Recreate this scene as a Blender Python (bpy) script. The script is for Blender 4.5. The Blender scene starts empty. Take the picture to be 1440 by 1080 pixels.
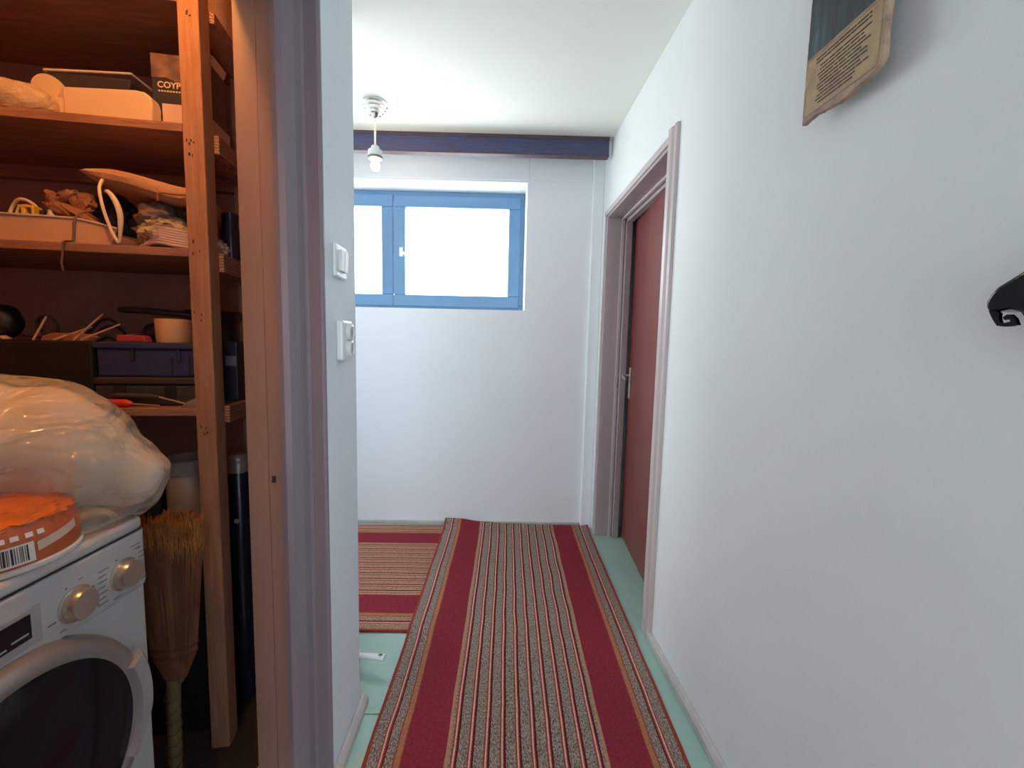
import bpy, bmesh, math, random
from mathutils import Matrix, Vector, noise
random.seed(7)
SC = bpy.context.scene
COL = SC.collection
PI = math.pi
ID = Matrix.Identity(4)

# ------------------------------------------------------------------ materials
def mat(name, col, rough=.6, metal=0., var=0., vscale=8., bump=0., bscale=60., stretch=(1,1,1), col2=None,
        alpha=1., trans=0., spec=.5, coat=0., emit=None, estr=0., sheen=0.):
    m = bpy.data.materials.new(name); m.use_nodes = True
    nt = m.node_tree; b = nt.nodes['Principled BSDF']
    b.inputs['Base Color'].default_value = (*col, 1)
    b.inputs['Roughness'].default_value = rough
    b.inputs['Metallic'].default_value = metal
    b.inputs['Specular IOR Level'].default_value = spec
    b.inputs['Coat Weight'].default_value = coat
    b.inputs['Transmission Weight'].default_value = trans
    b.inputs['Alpha'].default_value = alpha
    b.inputs['Sheen Weight'].default_value = sheen
    if emit:
        b.inputs['Emission Color'].default_value = (*emit, 1); b.inputs['Emission Strength'].default_value = estr
    tc = nt.nodes.new('ShaderNodeTexCoord'); mp = nt.nodes.new('ShaderNodeMapping')
    mp.inputs['Scale'].default_value = stretch
    nt.links.new(tc.outputs['Object'], mp.inputs['Vector'])
    if var > 0 or col2:
        n = nt.nodes.new('ShaderNodeTexNoise'); n.inputs['Scale'].default_value = vscale; n.inputs['Detail'].default_value = 6
        nt.links.new(mp.outputs['Vector'], n.inputs['Vector'])
        r = nt.nodes.new('ShaderNodeValToRGB'); r.color_ramp.elements[0].position = .32; r.color_ramp.elements[1].position = .68
        c2 = col2 if col2 else tuple(max(0, c*(1-var)) for c in col)
        r.color_ramp.elements[0].color = (*c2, 1); r.color_ramp.elements[1].color = (*col, 1)
        nt.links.new(n.outputs['Fac'], r.inputs['Fac']); nt.links.new(r.outputs['Color'], b.inputs['Base Color'])
    if bump > 0:
        n2 = nt.nodes.new('ShaderNodeTexNoise'); n2.inputs['Scale'].default_value = bscale; n2.inputs['Detail'].default_value = 4
        nt.links.new(mp.outputs['Vector'], n2.inputs['Vector'])
        bp = nt.nodes.new('ShaderNodeBump'); bp.inputs['Strength'].default_value = bump; bp.inputs['Distance'].default_value = .01
        nt.links.new(n2.outputs['Fac'], bp.inputs['Height']); nt.links.new(bp.outputs['Normal'], b.inputs['Normal'])
    return m

M = {}
M['wall'] = mat('wall_paint', (.80,.82,.81), .75, var=.05, vscale=1.6, bump=.25, bscale=9)
M['wall_far'] = mat('far_wall_paint', (.80,.83,.86), .75, var=.04, vscale=1.6, bump=.2, bscale=9)
M['pillar'] = mat('pillar_paint_glare_tint', (.78,.86,.94), .7, var=.06, vscale=3, bump=.3, bscale=14)  # bluer and brighter than the walls, window glare put into the colour
M['ceiling'] = mat('ceiling_paint', (.83,.84,.75), .8, var=.03, vscale=2)
M['floor'] = mat('mint_linoleum', (.36,.535,.465), .42, var=.16, vscale=2.2, bump=.08, bscale=25)
M['mauve'] = mat('mauve_gloss_paint', (.46,.38,.385), .4, var=.14, vscale=6, stretch=(1,1,.2), bump=.15, bscale=20)
M['mauve_light'] = mat('pale_mauve_edge_paint', (.58,.49,.48), .4, var=.12, vscale=8, stretch=(1,1,.2))
M['jamb'] = mat('jamb_paint_lamp_tint', (.30,.17,.13), .45, var=.12, vscale=7, stretch=(1,1,.25), bump=.15, bscale=20)  # browner copy of the jamb paint, warm closet lamplight put into the colour
M['jamb_daylit'] = mat('jamb_paint_daylight_tint', (.235,.19,.225), .4, var=.12, vscale=7, stretch=(1,1,.25), bump=.15, bscale=20)  # mauve copy of the same jamb paint, tinted for the cool hall light
M['baseboard'] = mat('baseboard_paint', (.56,.52,.50), .5, var=.25, vscale=12)
M['closet_wall'] = mat('closet_plaster', (.44,.26,.25), .85, var=.2, vscale=3, bump=.3, bscale=30)
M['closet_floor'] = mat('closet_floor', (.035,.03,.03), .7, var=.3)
M['wood'] = mat('rough_pine', (.46,.23,.14), .7, col2=(.33,.15,.085), vscale=9, stretch=(8,8,.6), bump=.5, bscale=50)
M['wood_h'] = mat('pine_board', (.40,.19,.13), .65, col2=(.26,.12,.085), vscale=9, stretch=(.7,7,7), bump=.35, bscale=50)
def plywood():
    m = mat('plywood_edge', (.5,.3,.18), .75, bump=.5, bscale=60)
    nt = m.node_tree; b = nt.nodes['Principled BSDF']
    w = nt.nodes.new('ShaderNodeTexWave'); w.bands_direction = 'Z'; w.inputs['Scale'].default_value = 38; w.inputs['Distortion'].default_value = 3.5; w.inputs['Detail Scale'].default_value = 3
    tc = nt.nodes.new('ShaderNodeTexCoord'); nt.links.new(tc.outputs['Object'], w.inputs['Vector'])
    r = nt.nodes.new('ShaderNodeValToRGB'); r.color_ramp.elements[0].color = (.16,.07,.05,1); r.color_ramp.elements[1].color = (.42,.23,.15,1)
    nt.links.new(w.outputs['Fac'], r.inputs['Fac']); nt.links.new(r.outputs['Color'], b.inputs['Base Color'])
    return m
M['ply'] = plywood()
M['beam'] = mat('stained_beam_glare_tint', (.045,.070,.17), .55, col2=(.065,.045,.09), vscale=14, stretch=(.6,4,4), bump=.6, bscale=30)  # dark stain, with the blue tint of window glare mixed in
M['beam_edge'] = mat('beam_moulding', (.09,.055,.07), .5, var=.3, vscale=12)
M['win_frame'] = mat('window_profile_haze_blue', (.12,.25,.42), .35, var=.05)  # blue carries the backlight haze around the panes
M['door'] = mat('red_brown_door', (.23,.055,.045), .42, col2=(.18,.042,.035), vscale=4, stretch=(2,2,.35), bump=.1)
M['brass'] = mat('pale_lever_metal', (.75,.70,.62), .3, metal=.7)
M['chrome'] = mat('brushed_nickel', (.72,.70,.66), .22, metal=1.)
M['porcelain'] = mat('lamp_holder_plastic', (.62,.62,.60), .35)
M['dark_ring'] = mat('lamp_holder_ring', (.16,.15,.16), .4)
M['bulb'] = mat('glowing_bulb', (1,.9,.75), .3, emit=(1,.88,.66), estr=14)
M['switch'] = mat('white_plastic', (.82,.85,.88), .25)
M['socket_hole'] = mat('socket_grey', (.45,.50,.55), .4)
M['black_gloss'] = mat('black_lacquer', (.003,.003,.004), .10, spec=.28)
M['white_enamel'] = mat('white_enamel', (.52,.52,.54), .28, var=.03, vscale=3)
M['washer_top'] = mat('white_washer_top', (.62,.60,.60), .35)
M['silver'] = mat('silver_plastic', (.34,.31,.30), .3, metal=.35)
M['knob_cap'] = mat('knob_cap_grey', (.46,.46,.48), .35, metal=.2)
M['knob_side'] = mat('knob_chrome', (.62,.57,.50), .25, metal=.8)
M['washer_glass'] = mat('smoked_porthole', (.010,.009,.012), .12, spec=.3)
M['display'] = mat('display_black', (.008,.008,.010), .15)
M['bezel'] = mat('display_bezel', (.40,.38,.40), .4)
M['mark'] = mat('panel_print', (.16,.16,.18), .5)
M['seam'] = mat('seam_shadow_gap', (.03,.03,.03), .8)
M['hole'] = mat('strike_hole', (.03,.02,.02), .8)
M['orange'] = mat('orange_film', (.86,.20,.025), .3, var=.35, vscale=14, bump=.6, bscale=22, coat=.3)
M['orange_side'] = mat('orange_red_print', (.62,.14,.05), .35, var=.2, vscale=7)
M['white_print'] = mat('white_print', (.80,.78,.76), .4)
M['cream_print'] = mat('cream_print', (.70,.55,.42), .4)
M['black_print'] = mat('black_print', (.02,.02,.02), .5)
M['pillow'] = mat('bag_wadding', (.80,.66,.52), .8, var=.10, vscale=4, bump=.2, bscale=8)
M['rim'] = mat('pale_plastic_rim', (.62,.55,.52), .3)
M['cream_bin'] = mat('cream_plastic', (.66,.47,.33), .4)
M['dark_tray'] = mat('smoky_tray_plastic', (.06,.055,.075), .25)
M['box_dark'] = mat('dark_navy_card', (.022,.024,.05), .5, var=.2)
M['box_pic'] = mat('brown_photo_print', (.30,.17,.14), .5, col2=(.10,.06,.07), vscale=22)
M['pink_box'] = mat('pinkish_card', (.55,.38,.36), .6)
M['towel'] = mat('cream_bag_wrap', (.60,.45,.34), .55, col2=(.42,.29,.21), vscale=5, stretch=(1,9,9), bump=.5, bscale=14)
M['roll_white'] = mat('cream_roll', (.66,.50,.37), .7)
M['tray_tan'] = mat('tan_plastic_tray', (.60,.38,.26), .45, var=.08)
M['leather'] = mat('brown_glove_leather', (.42,.18,.10), .6, var=.3, vscale=12, bump=.5)
M['yellow'] = mat('yellow_plastic', (.85,.55,.08), .35)
M['white_cord'] = mat('off_white_cord', (.78,.62,.46), .5)
M['cord_grey'] = mat('grey_strap', (.18,.12,.11), .7)
M['tan_cloth'] = mat('tan_cloth', (.55,.28,.17), .85, var=.15, vscale=9, bump=.3, bscale=90)
M['clear_bag_fill'] = mat('greyish_cloth_bundle', (.30,.20,.18), .8, var=.5, vscale=9, bump=.6)
M['black_plastic'] = mat('black_plastic', (.012,.012,.016), .45)
M['navy'] = mat('navy_tool_case', (.030,.042,.125), .5, var=.15)
M['charcoal'] = mat('charcoal_case', (.045,.040,.045), .5, var=.2)
M['red'] = mat('red_plastic', (.62,.04,.04), .3, coat=.3)
M['darkred'] = mat('dull_red_plastic', (.40,.05,.07), .5)
M['cream_pot'] = mat('cream_pot', (.72,.40,.20), .5)
M['pot_white'] = mat('pale_pot_plastic', (.30,.26,.25), .45)
M['steel'] = mat('steel_shaft', (.55,.50,.46), .35, metal=.8)
M['stick'] = mat('thin_wooden_stick', (.52,.33,.22), .7)
M['flat_brown'] = mat('brown_leather_case', (.34,.13,.08), .5)
M['grey_label'] = mat('grey_label', (.22,.22,.28), .6)
M['glass_bottle'] = mat('dark_bottle', (.02,.025,.05), .12)
M['straw'] = mat('broom_straw', (.30,.115,.055), .8, col2=(.14,.05,.025), vscale=30, stretch=(1,1,.2))
M['straw_tip'] = mat('broom_straw_light', (.60,.24,.06), .8, col2=(.34,.12,.04), vscale=30)
M['straw_core'] = mat('broom_core', (.22,.10,.045), .9, var=.4, vscale=60, stretch=(1,1,.1))
M['cane'] = mat('broom_cane', (.20,.14,.06), .6, var=.3, vscale=14)
M['thread'] = mat('broom_thread', (.12,.05,.03), .8)
M['white_handle'] = mat('white_handle_plastic', (.85,.86,.90), .3)
M['bristle'] = mat('grey_brush_bristle', (.12,.16,.17), .8)
M['threshold'] = mat('threshold_strip', (.36,.52,.44), .5, var=.2, vscale=12)
M['fire_dark'] = mat('matt_navy_tube', (.012,.016,.035), .25)
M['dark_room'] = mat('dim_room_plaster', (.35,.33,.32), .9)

def clear_film():
    m = bpy.data.materials.new('crinkled_clear_film'); m.use_nodes = True; nt = m.node_tree
    for n in list(nt.nodes): nt.nodes.remove(n)
    o = nt.nodes.new('ShaderNodeOutputMaterial'); mx = nt.nodes.new('ShaderNodeMixShader'); tr = nt.nodes.new('ShaderNodeBsdfTransparent')
    p = nt.nodes.new('ShaderNodeBsdfPrincipled'); p.inputs['Base Color'].default_value = (.80,.70,.60,1); p.inputs['Roughness'].default_value = .13
    p.inputs['Specular IOR Level'].default_value = .8
    tr.inputs['Color'].default_value = (.97,.95,.93,1)
    fr = nt.nodes.new('ShaderNodeLayerWeight'); fr.inputs['Blend'].default_value = .35
    mr = nt.nodes.new('ShaderNodeMapRange'); mr.inputs['To Min'].default_value = .14; mr.inputs['To Max'].default_value = .8
    tc = nt.nodes.new('ShaderNodeTexCoord'); mp = nt.nodes.new('ShaderNodeMapping'); mp.inputs['Scale'].default_value = (1,1,1.7); mp.inputs['Rotation'].default_value = (0,.35,0)
    n = nt.nodes.new('ShaderNodeTexNoise'); n.inputs['Scale'].default_value = 9; n.inputs['Detail'].default_value = 1.0; n.inputs['Distortion'].default_value = 1.2
    bp = nt.nodes.new('ShaderNodeBump'); bp.inputs['Strength'].default_value = .9; bp.inputs['Distance'].default_value = .05
    L = nt.links.new
    L(tc.outputs['Object'], mp.inputs['Vector']); L(mp.outputs['Vector'], n.inputs['Vector']); L(n.outputs['Fac'], bp.inputs['Height']); L(bp.outputs['Normal'], p.inputs['Normal'])
    L(bp.outputs['Normal'], fr.inputs['Normal'])
    L(fr.outputs['Facing'], mr.inputs['Value']); L(mr.outputs['Result'], mx.inputs['Fac']); L(tr.outputs[0], mx.inputs[1]); L(p.outputs[0], mx.inputs[2]); L(mx.outputs[0], o.inputs['Surface'])
    return m
M['film'] = clear_film()

def pane_mat():
    m = bpy.data.materials.new('window_glass'); m.use_nodes = True; nt = m.node_tree
    for n in list(nt.nodes): nt.nodes.remove(n)
    o = nt.nodes.new('ShaderNodeOutputMaterial'); mx = nt.nodes.new('ShaderNodeMixShader'); tr = nt.nodes.new('ShaderNodeBsdfTransparent'); g = nt.nodes.new('ShaderNodeBsdfGlossy')
    g.inputs['Roughness'].default_value = .02; mx.inputs['Fac'].default_value = .06
    nt.links.new(tr.outputs[0], mx.inputs[1]); nt.links.new(g.outputs[0], mx.inputs[2]); nt.links.new(mx.outputs[0], o.inputs['Surface'])
    return m
M['glass'] = pane_mat()

def rug_mat(name, g0, g1, g2, wide):
    """striped woven runner; u of the UV map runs across its width"""
    m = mat(name, (.4,.35,.32), .95, bump=.6, bscale=260, spec=.1)
    nt = m.node_tree; b = nt.nodes['Principled BSDF']; L = nt.links.new
    uv = nt.nodes.new('ShaderNodeUVMap'); sx = nt.nodes.new('ShaderNodeSeparateXYZ'); L(uv.outputs['UV'], sx.inputs['Vector'])
    def mth(op, a, v=None, c=None):
        n = nt.nodes.new('ShaderNodeMath'); n.operation = op
        for i, q in enumerate((a, v, c)):
            if q is None: continue
            if isinstance(q, (int, float)): n.inputs[i].default_value = q
            else: L(q, n.inputs[i])
        return n.outputs[0]
    tc = nt.nodes.new('ShaderNodeTexCoord')
    wob = nt.nodes.new('ShaderNodeTexNoise'); wob.inputs['Scale'].default_value = 5; L(tc.outputs['Object'], wob.inputs['Vector'])
    u = mth('ADD', sx.outputs['X'], mth('MULTIPLY', mth('SUBTRACT', wob.outputs['Fac'], .5), .008))
    mm = mth('MULTIPLY', mth('ABSOLUTE', mth('SUBTRACT', u, .5)), 2.)
    # speckled ground
    mp = nt.nodes.new('ShaderNodeMapping'); mp.inputs['Scale'].default_value = (1, .45, 1); L(tc.outputs['Object'], mp.inputs['Vector'])
    sp = nt.nodes.new('ShaderNodeTexNoise'); sp.inputs['Scale'].default_value = 290; sp.inputs['Detail'].default_value = 2; L(mp.outputs['Vector'], sp.inputs['Vector'])
    sr = nt.nodes.new('ShaderNodeValToRGB'); e = sr.color_ramp.elements
    e[0].position = .38; e[0].color = (*g0,1); e[1].position = .62; e[1].color = (*g2,1)
    k = e.new(.48); k.color = (*g1,1)
    L(sp.outputs['Fac'], sr.inputs['Fac'])
    # fine fibre variation
    fb = nt.nodes.new('ShaderNodeTexNoise'); fb.inputs['Scale'].default_value = 120; fb.inputs['Detail'].default_value = 3; L(tc.outputs['Object'], fb.inputs['Vector'])
    # bands
    br = nt.nodes.new('ShaderNodeValToRGB'); br.color_ramp.interpolation = 'CONSTANT'
    red = (.26,.030,.045,1); org = (.42,.18,.095,1); clr = (0,0,0,0); rl = (.33,.05,.04,1); pk = (.70,.40,.32,1); dk = (.09,.012,.015,1); tan = (.45,.24,.15,1)
    st = [(0,clr),(.482,tan),(.504,red),(.764,rl),(.770,org),(.806,rl),(.815,clr),(.868,dk),(.877,rl),(.888,pk),(.900,rl),(.908,clr),(.975,rl)]
    e = br.color_ramp.elements; e[0].position = 0; e[0].color = clr; e[1].position = .482; e[1].color = tan
    for p, c in st[2:]:
        q = e.new(p); q.color = c
    L(mm, br.inputs['Fac'])
    # thin repeated lines in the middle
    t = mth('FRACT', mth('ADD', mth('DIVIDE', mth('SUBTRACT', u, .274), .05022), .5))
    lr = nt.nodes.new('ShaderNodeValToRGB'); lr.color_ramp.interpolation = 'CONSTANT'; e = lr.color_ramp.elements
    e[0].position = 0; e[0].color = clr; e[1].position = .29-wide; e[1].color = rl
    for p, c in [(.39,pk),(.50,rl),(.57,dk),(.68,tan if wide else clr)] + ([(.82,clr)] if wide else []):
        q = e.new(p); q.color = c
    L(t, lr.inputs['Fac'])
    inmid = mth('LESS_THAN', mm, .474)
    la = mth('MULTIPLY', lr.outputs['Alpha'], inmid)
    m1 = nt.nodes.new('ShaderNodeMixRGB'); L(la, m1.inputs['Fac']); L(sr.outputs['Color'], m1.inputs['Color1']); L(lr.outputs['Color'], m1.inputs['Color2'])
    m2 = nt.nodes.new('ShaderNodeMixRGB'); L(br.outputs['Alpha'], m2.inputs['Fac']); L(m1.outputs['Color'], m2.inputs['Color1']); L(br.outputs['Color'], m2.inputs['Color2'])
    m3 = nt.nodes.new('ShaderNodeMixRGB'); m3.blend_type = 'MULTIPLY'; m3.inputs['Fac'].default_value = .5
    fr = nt.nodes.new('ShaderNodeValToRGB'); fr.color_ramp.elements[0].position = .3; fr.color_ramp.elements[0].color = (.55,.55,.55,1); fr.color_ramp.elements[1].position = .7; fr.color_ramp.elements[1].color = (1.25,1.25,1.25,1)
    L(fb.outputs['Fac'], fr.inputs['Fac']); L(m2.outputs['Color'], m3.inputs['Color1']); L(fr.outputs['Color'], m3.inputs['Color2'])
    L(m3.outputs['Color'], b.inputs['Base Color'])
    return m
M['rug'] = rug_mat('striped_woven_runner', (.11,.088,.075), (.26,.200,.165), (.42,.335,.275), 0)
M['rug_b'] = rug_mat('striped_woven_rug', (.22,.11,.08), (.38,.21,.14), (.50,.32,.22), .06)

def poster_mat():
    m = mat('dark_teal_painting', (.02,.05,.07), .35)
    nt = m.node_tree; b = nt.nodes['Principled BSDF']; L = nt.links.new
    tc = nt.nodes.new('ShaderNodeTexCoord'); mp = nt.nodes.new('ShaderNodeMapping'); mp.inputs['Scale'].default_value = (1,34,5); mp.inputs['Rotation'].default_value = (.35,0,0)
    n = nt.nodes.new('ShaderNodeTexNoise'); n.inputs['Scale'].default_value = 1.0; n.inputs['Detail'].default_value = 4
    r = nt.nodes.new('ShaderNodeValToRGB'); e = r.color_ramp.elements
    e[0].position = .42; e[0].color = (.008,.012,.016,1); e[1].position = .80; e[1].color = (.20,.22,.17,1); q = e.new(.60); q.color = (.014,.045,.06,1)
    L(tc.outputs['Object'], mp.inputs['Vector']); L(mp.outputs['Vector'], n.inputs['Vector']); L(n.outputs['Fac'], r.inputs['Fac']); L(r.outputs['Color'], b.inputs['Base Color'])
    return m
M['painting'] = poster_mat()
M['parchment'] = mat('aged_parchment', (.50,.36,.18), .7, col2=(.36,.22,.14), vscale=22, bump=.3)
M['parch_edge'] = mat('scorched_edge', (.28,.19,.15), .8, col2=(.48,.33,.22), vscale=40, bump=.6)
M['ink'] = mat('brown_ink', (.05,.045,.03), .7)

# ------------------------------------------------------------------ mesh helpers
def nb(): return bmesh.new()
def box(bm, x0, x1, y0, y1, z0, z1):
    v = [bm.verts.new(p) for p in [(x0,y0,z0),(x1,y0,z0),(x1,y1,z0),(x0,y1,z0),(x0,y0,z1),(x1,y0,z1),(x1,y1,z1),(x0,y1,z1)]]
    for f in [(0,3,2,1),(4,5,6,7),(0,1,5,4),(1,2,6,5),(2,3,7,6),(3,0,4,7)]: bm.faces.new([v[i] for i in f])
    return bm
def bx(*a): return box(nb(), *a)
def prism(bm, pts, h0, h1, axis=2):
    """polygon pts extruded along an axis (0: pts are y,z; 1: x,z; 2: x,y)"""
    def P(a, b, h): return (h,a,b) if axis == 0 else (a,h,b) if axis == 1 else (a,b,h)
    lo = [bm.verts.new(P(a,b,h0)) for a,b in pts]; hi = [bm.verts.new(P(a,b,h1)) for a,b in pts]; n = len(pts)
    bm.faces.new(lo[::-1]); bm.faces.new(hi)
    for i in range(n): bm.faces.new([lo[i], lo[(i+1)%n], hi[(i+1)%n], hi[i]])
    return bm
def lathe(bm, prof, c=(0,0,0), axis=2, n=40, sx=1., sy=1., cap=True):
    rings = []
    for r, h in prof:
        ring = []
        for i in range(n):
            a = 2*PI*i/n; p, q = r*math.cos(a)*sx, r*math.sin(a)*sy
            co = (p,q,h) if axis == 2 else (h,p,q) if axis == 0 else (p,h,q)
            ring.append(bm.verts.new((co[0]+c[0], co[1]+c[1], co[2]+c[2])))
        rings.append(ring)
    for k in range(len(rings)-1):
        for i in range(n):
            bm.faces.new([rings[k][i], rings[k][(i+1)%n], rings[k+1][(i+1)%n], rings[k+1][i]])
    if cap:
        bm.faces.new(rings[0][::-1]); bm.faces.new(rings[-1])
    return bm
def cyl(bm, a, b, r0, r1=None, n=16): return tube(bm, [a,b], [r0, r1 if r1 is not None else r0], n)
def tube(bm, pts, r, n=8, flat=1.):
    pts = [Vector(p) for p in pts]; rs = r if isinstance(r, (list, tuple)) else [r]*len(pts)
    rings = []; up = None
    for i, p in enumerate(pts):
        t = (pts[min(i+1,len(pts)-1)]-pts[max(i-1,0)]).normalized()
        if up is None: up = Vector((0,0,1)) if abs(t.z) < .9 else Vector((1,0,0))
        s = t.cross(up)
        if s.length < 1e-5: s = t.orthogonal()
        s.normalize(); up = s.cross(t).normalized()
        rings.append([bm.verts.new(p + s*math.cos(2*PI*k/n)*rs[i] + up*math.sin(2*PI*k/n)*rs[i]*flat) for k in range(n)])
    for i in range(len(rings)-1):
        for k in range(n): bm.faces.new([rings[i][k], rings[i][(k+1)%n], rings[i+1][(k+1)%n], rings[i+1][k]])
    bm.faces.new(rings[0][::-1]); bm.faces.new(rings[-1])
    return bm
def blob(bm, c, r, amp=.1, fr=3., sub=4, seed=0, rot=None):
    mt = Matrix.Translation(c) @ (rot or ID) @ Matrix.Diagonal((*r,1))
    g = bmesh.ops.create_icosphere(bm, subdivisions=sub, radius=1)
    for v in g['verts']:
        d = noise.noise(v.co*fr+Vector((seed*7.3,seed*3.1,seed))) + .5*noise.noise(v.co*fr*2.3+Vector((seed,5,2)))
        v.co *= 1+amp*d
        v.co = mt @ v.co
    return bm
def curve_pts(ctrl, n=10):
    """Catmull-Rom through control points"""
    P = [Vector(p) for p in ctrl]; P = [P[0]*2-P[1]]+P+[P[-1]*2-P[-2]]; out = []
    for i in range(1, len(P)-2):
        for k in range(n):
            t = k/n; a,b,c,d = P[i-1],P[i],P[i+1],P[i+2]
            out.append(.5*((2*b)+(c-a)*t+(2*a-5*b+4*c-d)*t*t+(3*b-a-3*c+d)*t**3))
    out.append(P[-2]); return out
def link(name, bm, m, mtx=ID, parent=None, bevel=0., smooth=False, seg=2, sub=0):
    bmesh.ops.recalc_face_normals(bm, faces=bm.faces)
    if parent is not None: mtx = parent.matrix_world.inverted() @ mtx
    me = bpy.data.meshes.new(name); bm.transform(mtx); bm.to_mesh(me); bm.free()
    if m: me.materials.append(M[m] if isinstance(m, str) else m)
    if smooth:
        for p in me.polygons: p.use_smooth = True
    o = bpy.data.objects.new(name, me); COL.objects.link(o)
    if parent is not None: o.parent = parent
    if bevel: 
        b = o.modifiers.new('bevel','BEVEL'); b.width = bevel; b.segments = seg; b.limit_method = 'ANGLE'; b.angle_limit = .6
    if sub:
        s = o.modifiers.new('subd','SUBSURF'); s.levels = sub; s.render_levels = sub
    if smooth:
        try: me.set_sharp_from_angle(angle=math.radians(38))
        except Exception: pass
    return o
def tag(o, label, cat, group=None, kind=None):
    if label: o['label'] = label
    if cat: o['category'] = cat
    if group: o['group'] = group
    if kind: o['kind'] = kind
    return o
def struct(name, bm, m, bevel=0., parent=None, smooth=False, label=None, cat=None):
    o = link(name, bm, m, parent=parent, bevel=bevel, smooth=smooth)
    if parent is None:
        o['kind'] = 'structure'; recentre(o)
        if label: o['label'] = label
        if cat: o['category'] = cat
    return o
def recentre(o):
    """put a lone mesh's origin at the middle of its base"""
    me = o.data; xs = [v.co for v in me.vertices]
    c = Vector(((min(v.x for v in xs)+max(v.x for v in xs))/2, (min(v.y for v in xs)+max(v.y for v in xs))/2, min(v.z for v in xs)))
    me.transform(Matrix.Translation(-c)); o.location = c
    return o
def thing(name, label, cat, loc, rotz=0., group=None, kind=None):
    o = bpy.data.objects.new(name, None); COL.objects.link(o); o.empty_display_size = .05
    o.matrix_world = Matrix.Translation(loc) @ Matrix.Rotation(rotz, 4, 'Z')
    o.location = loc; o.rotation_euler = (0,0,rotz)
    tag(o, label, cat, group, kind); return o
def solo(name, bm, m, label, cat, mtx=ID, group=None, **k):
    o = link(name, bm, m, mtx, **k); recentre(o); tag(o, label, cat, group); return o
def text_bm(s, size):
    cu = bpy.data.curves.new('lettering','FONT'); cu.body = s; cu.size = size; cu.extrude = .0006; cu.offset = size*.02
    o = bpy.data.objects.new('lettering', cu); COL.objects.link(o)
    dg = bpy.context.evaluated_depsgraph_get(); me = bpy.data.meshes.new_from_object(o.evaluated_get(dg))
    bm = nb(); bm.from_mesh(me); bpy.data.objects.remove(o); bpy.data.meshes.remove(me); bpy.data.curves.remove(cu)
    return bm

# ------------------------------------------------------------------ dimensions (metres)
XR = .703          # right wall face
XL = -.437         # left hall wall face
YF = 2.857         # far wall face
ZC = 2.519         # ceiling
# ------------------------------------------------------------------ the room shell
struct('floor', bx(-3.1, 2.1, -2.3, YF+.35, -.12, 0), 'floor')
struct('ceiling', bx(-3.1, 2.1, -2.3, YF+.35, ZC, ZC+.12), 'ceiling')
def wall_open(x0,x1,z0,z1, hx0,hx1,hz0,hz1, y0,y1):
    bm = nb()
    box(bm, x0, hx0, y0, y1, z0, z1); box(bm, hx1, x1, y0, y1, z0, z1)
    box(bm, hx0, hx1, y0, y1, z0, hz0); box(bm, hx0, hx1, y0, y1, hz1, z1)
    return bm
WX0, WX1, WZ0, WZ1 = -1.64, .205, 1.495, 2.322
bm = wall_open(-3.0, 1.0, 0, ZC, WX0, WX1, WZ0, WZ1, YF, YF+.30)
struct('wall_far', bm, 'wall_far')
bm = nb(); box(bm, .632, XR, YF-.035, YF+.001, 0, ZC); box(bm, WX1+.012, .632, YF-.008, YF+.001, WZ1+.012, ZC); box(bm, -3.0, WX1+.012, YF-.008, YF+.001, WZ1+.012, ZC)
struct('trim_1', bm, 'wall_far', bevel=.004, label='narrow raised plaster strip in the far right corner and above the window', cat='trim')
# right wall with the door opening
DY0, DY1, DZ = 1.745, 2.725, 2.085
bm = nb()
box(bm, XR, XR+.135, -2.2, DY0, 0, ZC); box(bm, XR, XR+.135, DY1, YF+.3, 0, ZC); box(bm, XR, XR+.135, DY0, DY1, DZ, ZC)
struct('wall_right', bm, 'wall')
# hall wall on the left: short pier beyond the closet doorway, header above it, and the stretch before it
bm = nb()
box(bm, -.60, XL, 1.105, 1.351, 0, ZC)
pier = struct('wall_left', bm, 'pillar', bevel=.006)
bm = nb(); box(bm, -.66, -.60, 1.14, 1.72, 0, ZC)
struct('wall_closet_east', bm, 'pillar')
bm = nb(); box(bm, -.64, XL, .25, 1.105, 2.13, ZC); box(bm, -.64, XL, -2.2, .25, 0, ZC)
struct('wall_hall_left', bm, 'pillar')
# closet shell (the shelves and the wall behind them run at a slight angle)
A = math.radians(8)
S = Matrix.Translation((-.842,1.19,0)) @ Matrix.Rotation(A, 4, 'Z')
bm = nb(); box(bm, -1.35, .22, .375, .43, 0, ZC)
o = link('wall_closet_back', bm, 'closet_wall', S); o['kind'] = 'structure'; recentre(o)
bm = nb(); box(bm, -2.2, -2.12, -.3, 1.75, 0, ZC); struct('wall_closet_left', bm, 'closet_wall')
bm = nb(); box(bm, -2.2, -.64, -.35, -.28, 0, ZC); struct('wall_closet_front', bm, 'closet_wall')
bm = nb(); box(bm, -.668, -.66, 1.14, 1.72, 0, ZC); box(bm, -.655, -.641, -.28, .25, 0, ZC); box(bm, -.655, -.641, .25, 1.105, 2.13, ZC)
struct('wall_closet_inner', bm, 'closet_wall')
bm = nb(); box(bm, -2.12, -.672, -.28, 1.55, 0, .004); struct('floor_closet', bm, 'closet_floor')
bm = nb(); box(bm, -3.0, -.60, 1.72, 1.76, 0, ZC); struct('wall_wing_near', bm, 'pillar')
bm = nb(); box(bm, -3.1, -3.0, 1.72, 1.92, 0, ZC); box(bm, -3.1, -3.0, 2.74, YF+.3, 0, ZC); box(bm, -3.1, -3.0, 1.92, 2.74, 0, .75); box(bm, -3.1, -3.0, 1.92, 2.74, 2.2, ZC); struct('wall_wing_left', bm, 'wall')
w3 = thing('fill_window_wing', 'unseen side window added for daylight at the left end of the cross passage', 'window', (-3.05,2.33,.75), kind='structure')  # out of view, added to bring daylight into the passage
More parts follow.
